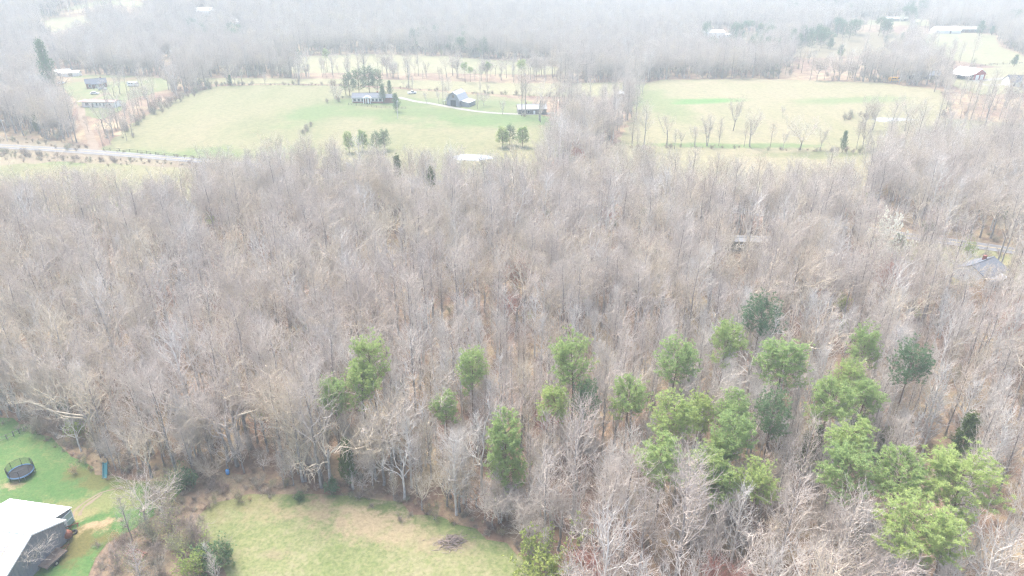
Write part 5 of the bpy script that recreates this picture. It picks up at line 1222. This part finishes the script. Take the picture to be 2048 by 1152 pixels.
# rusty tank with tyre
p = gp(134, 1078); r = empty("rusty_tank", p, ang, "rusty round tank lying against the slate wall", "tank")
prof = [(-.95, .05), (-.9, .35), (-.75, .55), (-.4, .65), (0, .66), (.4, .65), (.75, .55), (.9, .35), (.95, .05)]
MB().tube([(a, 0, .95) for a, q in prof], [q for a, q in prof], 18).build("drum", "rust_brown", r, True)
for a in (-.5, .5): MB().box(a - .1, a + .1, -.5, .5, -.05, .38).build("cradle", "wood_dark", r)
MB().tube([(.1, 0, 1.55), (.1, 0, 1.9)], .12, 8).build("filler_cap", "rust_brown", r)
def torus_mb(R, q, n=20, m=8, z=0.0):
    mb = MB(); return mb.tube([(R * math.cos(6.28318 * i / n), R * math.sin(6.28318 * i / n), z) for i in range(n)], q, m, True)
p = gp(148, 1067); o = torus_mb(.38, .15).build("discarded_car_tyre", "rubber", None, True); o.location = (p[0], p[1], p[2] + .22); o.rotation_euler = (.15, .05, 0)
tag(o, "black tyre lying on the sand beside the rusty tank", "tyre")
p = gp(143, 1056); r = empty("engine_hoist", p, .5, "rusty implement frame behind the rusty tank", "farm implement")
MB().tube([(-1, 0, .4), (1, .1, .5)], .07, 6).build("beam", "rust_brown", r)
for u in (-.8, 0, .8): MB().tube([(u, -.4, 0), (u, .05, .45), (u + .1, .5, -.02)], .05, 6).build("tine", "rust_brown", r)
# flat wooden trailer
p0, p1 = gp(84, 1142), gp(126, 1105); cc_ = (p0 + p1) / 2; rz = math.atan2(p1[1] - p0[1], p1[0] - p0[0]); Lt = float(np.hypot(*(p1 - p0)[:2]))
r = empty("flatbed_trailer", (cc_[0], cc_[1], float(hgt(cc_[0], cc_[1]))), rz, "old wooden flatbed trailer parked beside the slate wall", "trailer")
npk = 14
for k in range(npk):
    o = MB().box(-Lt / 2 + k * Lt / npk, -Lt / 2 + (k + .94) * Lt / npk, -1.05, 1.05, .74, .79).build("plank", "wood_weathered", r)
    o.location.z = rng.uniform(-.012, .012); o.rotation_euler.z = rng.uniform(-.012, .012)
for s in (-1, 1):
    MB().box(-Lt / 2, Lt / 2, s * 1.0 - .06, s * 1.0 + .06, .56, .72).build("side_rail", "wood_dark", r)
    w = torus_mb(.28, .11, 16, 8); o = w.build("wheel", "rubber", r, True); o.location = (-.3, s * 1.12, .36); o.rotation_euler = (math.pi / 2, 0, 0)
    MB().tube([(0, 0, -.06), (0, 0, .06)], .18, 12).build("rim", "steel", o)
MB().tube([(Lt / 2, .5, .62), (Lt / 2 + 1.2, 0, .5), (Lt / 2, -.5, .62)], .05, 6).build("drawbar", "rust_brown", r)
# blue tarp bundle
p = gp(101, 1112); mb = MB(); gq = np.random.default_rng(8); n, m = 12, 6; vs = []
for i in range(m):
    for j in range(n):
        rr_ = .8 * math.cos(i / (m - 1) * 1.5) * (1 + gq.normal(0, .08)); vs.append((rr_ * 1.3 * math.cos(6.28 * j / n), rr_ * .7 * math.sin(6.28 * j / n), .65 * math.sin(i / (m - 1) * 1.5) + gq.normal(0, .03) * (i > 0)))
mb.add(vs, [(i * n + j, i * n + (j + 1) % n, (i + 1) * n + (j + 1) % n, (i + 1) * n + j) for i in range(m - 1) for j in range(n)] + [tuple((m - 1) * n + j for j in range(n))])
o = mb.build("tarp_bundle", "tarp_blue"); o.location = tuple(p); o.rotation_euler = (0, 0, .6); tag(o, "crumpled blue tarp bundle between the flatbed trailer and the wall", "tarp")
# stacked rusty pipes
p = gp(272, 1113); r = empty("pipe_stack", p, -.45, "stack of rusty pinkish pipes in the brush of the bank", "pipe stack")
for k in range(7):
    zz = .30 + .17 * (k % 2) + .22 * (k // 4); yy = -.75 + .25 * k
    MB().tube([(-1.5 + .1 * (k % 3), yy, zz), (1.5 + .08 * (k % 2), yy + .03, zz)], .10, 8).build("pipe", "rust_pink", r)
for u in (-.9, .9): MB().box(u - .1, u + .1, -1.0, 1.0, -.1, .2).build("sleeper", "wood_dark", r)
# brush pile
p = gp(900, 1086); r = empty("brush_pile", p, .2, "grey brown pile of cut branches on the meadow", "brush pile")
gq = np.random.default_rng(12)
for layer in range(3):
    mb = MB()
    for k in range(60):
        a = gq.normal(0, [1.3, .7]); d = gq.normal(0, 1); L = gq.uniform(.5, 1.5); h0 = max(.04, .75 * math.exp(-(a[0] ** 2 / 2.4 + a[1] ** 2 / 1.0)) * gq.uniform(.3, 1.1))
        e = (a[0] + math.cos(d) * L, a[1] + math.sin(d) * L * .6, max(.03, h0 + gq.normal(0, .15))); mb.tube([(a[0], a[1], h0), ((a[0] + e[0]) / 2, (a[1] + e[1]) / 2, (h0 + e[2]) / 2 + .08), e], [.05, .035, .012], 4)
    o = mb.build("branches", "brush_pile_wood", r); o["kind"] = "stuff"
# pale broken snag
p = gp(706, 978); r = empty("dead_snag", p, 0, "pale broken dead trunk standing at the meadow edge", "dead tree")
MB().tube([(0, 0, -.3), (.05, 0, 2.2), (-.05, .05, 4.6), (-.3, .1, 6.6), (-.42, .1, 7.4)], [.22, .18, .15, .12, .04], 7).build("trunk", "snag_pale", r)
MB().tube([(-.1, .05, 5.0), (.25, 0, 5.3)], [.06, .02], 5).build("branch_stub", "snag_pale", r)
MB().tube([(0, 0, 3.3), (.8, -.1, 3.5), (1.2, -.1, 3.45)], [.05, .03, .01], 5).build("branch_stub", "snag_pale", r)
# teal slide under the overhanging tree
p = gp(213, 947); r = empty("play_slide", p, 1.9, "small teal plastic slide under the overhanging bare tree", "slide")
MB().prism([(-1.3, .12), (-1.0, .12), (.7, 1.35), (1.1, 1.35), (1.1, 1.27), (.75, 1.25), (-.95, .04), (-1.3, .04)], 'y', -.28, .28).build("chute", "plastic_teal", r)
for s in (-1, 1): MB().prism([(-1.3, .04), (-.95, .04), (.75, 1.25), (1.1, 1.25), (1.1, 1.6), (.65, 1.6), (-1.0, .35), (-1.3, .3)], 'y', s * .31 - .03, s * .31 + .03).build("side_rail", "plastic_teal", r)
for s in (-1, 1): MB().tube([(1.5, s * .3, -.05), (1.05, s * .3, 1.6)], .04, 6).build("ladder_leg", "plastic_teal", r)
for k in range(4): MB().tube([(1.42 - k * .1, -.3, .25 + k * .35), (1.42 - k * .1, .3, .25 + k * .35)], .03, 5).build("rung", "plastic_teal", r)
p = gp(456, 948); r = empty("barrel", p, 0, "small blue plastic barrel at the wood edge", "barrel")
pr_ = [(0, .24), (.15, .29), (.45, .31), (.75, .29), (.9, .24)]
MB().tube([(0, 0, z_ - .03) for z_, q in pr_], [q for z_, q in pr_], 14).build("drum", "plastic_blue", r, True)
for z_ in (.25, .6): torus_mb(.305, .02, 14, 5, z_).build("hoop", "plastic_blue", r)
p = gp(396, 918); r = empty("rusty_barrel", p, .3, "rusty red burn barrel under the bare trees", "barrel")
MB().tube([(0, 0, -.03), (0, 0, .45), (0, 0, .9)], [.3, .31, .3], 14).build("drum", "rust_brown", r, True)
for z_ in (.3, .6, .88): torus_mb(.31, .02, 14, 5, z_).build("hoop", "rust_pink", r)

# ------------------------------------------------------------------ fences and poles
def fence(name, label, pts, every, h, rails, material, post=.07, group=None):
    L = resample(poly_px(pts), every); p0 = L[0]; z0 = float(hgt(*p0))
    r = empty(name, (p0[0], p0[1], z0), 0, label, "fence", group)
    zs = hgt(L[:, 0], L[:, 1]) - z0; Q = L - p0
    pm = None
    for q, zz in zip(Q, zs):
        if pm is None: pm = MB().box(-post, post, -post, post, -.35, h); o = pm.build("post", material, r); me = o.data
        else: o = link(bpy.data.objects.new("post", me), r)
        o.location = (q[0], q[1], zz); o.rotation_euler = (rng.normal(0, .02), rng.normal(0, .02), 0)
    for k in range(rails):
        hz = h * (k + .8) / rails - .05
        MB().tube([(q[0], q[1], zz + hz) for q, zz in zip(Q, zs)], .045, 4).build("rail", material, r)
fence("board_fence", "dark board fence in front of the brick ranch house", [(697, 210), (735, 214), (780, 217), (812, 218)], 2.4, 1.3, 3, "wood_dark")
fence("roadside_fence", "wire fence with dark posts along the road below the pale pasture", [(208, 301), (260, 304), (330, 312), (400, 319)], 4.0, 1.3, 2, "wood_dark", .08)
fence("pasture_fence", "post fence along the crest of the pale pasture", [(440, 172), (560, 171), (680, 173)], 5.0, 1.3, 2, "wood_grey", .08)
fence("yard_fence", "weathered grey rail fence at the corner of the yard", [(-20, 893), (15, 880), (40, 868), (57, 860)], 2.2, 1.2, 2, "wood_grey", .06)
fence("field_fence", "post fence below the pale hillside field", [(1895, 144), (1960, 133), (2045, 127)], 6.0, 1.3, 2, "wood_grey", .09)
def pole(px, py, h, label, arm=1.2):
    p = gp(px, py); r = empty("utility_pole", p, .4, label, "utility pole", "utility poles by roads and houses")
    MB().tube([(0, 0, -.4), (0, 0, h)], [.16, .11], 8).build("shaft", "metal_pole", r)
    if arm:
        MB().box(-arm, arm, -.06, .06, h - .7, h - .55).build("crossarm", "metal_pole", r)
        for u in (-arm + .1, 0, arm - .1): MB().tube([(u, 0, h - .55), (u, 0, h - .35)], .05, 6).build("insulator", "white_paint", r)
    else:
        MB().tube([(0, 0, h - .2), (.5, 0, h + .1)], .03, 5).build("lamp_arm", "steel", r); MB().tube([(.5, 0, h + .12), (.5, 0, h - .15)], [.10, .22], 8).build("lamp_shade", "white_paint", r)
pole(16, 283, 10, "leaning pale utility pole beside the road verge")
pole(796, 238, 9, "slim yard light pole below the ranch house", 0)
pole(1495, 77, 11, "far utility pole by the bright roofed far house")

# ------------------------------------------------------------------ vehicles
def vehicle(name, label, px, py, rz, kind, paint, cat):
    p = gp(px, py); r = empty(name, (p[0], p[1], p[2] + .12), rz, label, cat)
    if kind == 'pickup': L, body, cab = 5.4, [(-2.7, .45), (2.7, .45), (2.7, .95), (2.55, 1.05), (1.1, 1.12), (-2.7, 1.12)], [(-.5, 1.12), (1.25, 1.12), (.65, 1.78), (-.35, 1.78)]
    elif kind == 'van': L, body, cab = 6.5, [(-3.2, .4), (3.2, .4), (3.2, 1.3), (2.5, 2.6), (-3.2, 2.6)], [(2.0, 1.5), (3.12, 1.5), (2.62, 2.4), (2.0, 2.4)]
    else: L, body, cab = 4.6, [(-2.3, .4), (2.3, .4), (2.25, .8), (1.2, .98), (-2.2, 1.0)], [(-1.7, .98), (1.1, .98), (.4, 1.5), (-1.1, 1.5)]
    W = 1.9 if kind != 'van' else 2.3
    MB().prism(body, 'y', -W / 2, W / 2).build("body", paint, r)
    MB().prism(cab, 'y', -W / 2 + (.1 if kind != 'van' else -.02), W / 2 - (.1 if kind != 'van' else -.02)).build("cab_glass", "window_glass", r)
    if kind != 'van':
        xs = [c[0] for c in cab]; MB().box(cab[3][0] - .05, cab[2][0] + .05, -W / 2 + .08, W / 2 - .08, cab[2][1], cab[2][1] + .06).build("cab_roof", paint, r)
    else:
        for u in (-2.2, -.6): MB().box(u, u + 1.1, -W / 2 - .02, W / 2 + .02, 1.5, 2.1).build("window", "window_glass", r)
    for a in (-L * .31, L * .31):
        for s in (-1, 1):
            o = MB().tube([(0, -.12, 0), (0, .12, 0)], .36, 14).build("wheel", "rubber", r); o.location = (a, s * (W / 2 - .1), .36 - .12 + .0)
            MB().tube([(0, -.13, 0), (0, .13, 0)], .19, 10).build("rim", "steel", o)
    for s in (-1, 1): MB().box(L / 2 - .08, L / 2 + .02, s * W * .36 - .16, s * W * .36 + .16, .66, .84).build("headlight", "white_paint", r)
vehicle("pickup_truck", "white pickup truck parked above the gravel drive by the ranch house", 824, 188, .5, 'pickup', "car_white", "pickup truck")
vehicle("camper_van", "white camper parked on the lawn near the brick cottage", 267, 173, -.1, 'van', "car_white", "camper")
vehicle("parked_car", "white car parked between the brick cottage and the pink roofed trailer home", 190, 189, .1, 'car', "car_white", "car")
vehicle("parked_car", "grey car parked beside the brick cottage carport", 205, 180, .4, 'car', "van_grey", "car")
vehicle("parked_car", "white car parked by the dirt drive near the big evergreen", 124, 168, 1.2, 'car', "car_white", "car")
vehicle("yellow_loader", "yellow vehicle parked behind the straw pasture", 1787, 163, .1, 'van', "bus_yellow", "vehicle")

# ------------------------------------------------------------------ haze
zmin = -12.0
hz = MB().box(-4800, 4800, -1000, 9800, zmin, 150).build("haze", "white_paint")
hz.data.materials.clear()
m = bpy.data.materials.new("haze_air"); m.use_nodes = True; nt = m.node_tree; nt.nodes.clear()
ov = nt.nodes.new("ShaderNodeOutputMaterial"); pv = nt.nodes.new("ShaderNodeVolumePrincipled")
pv.inputs["Color"].default_value = (.535, .625, .66, 1); pv.inputs["Density"].default_value = 0.00074; pv.inputs["Anisotropy"].default_value = 0.1
nt.links.new(pv.outputs[0], ov.inputs["Volume"]); hz.data.materials.append(m)
tag(hz, "pale haze over the valley and far woods", None, None, "stuff")
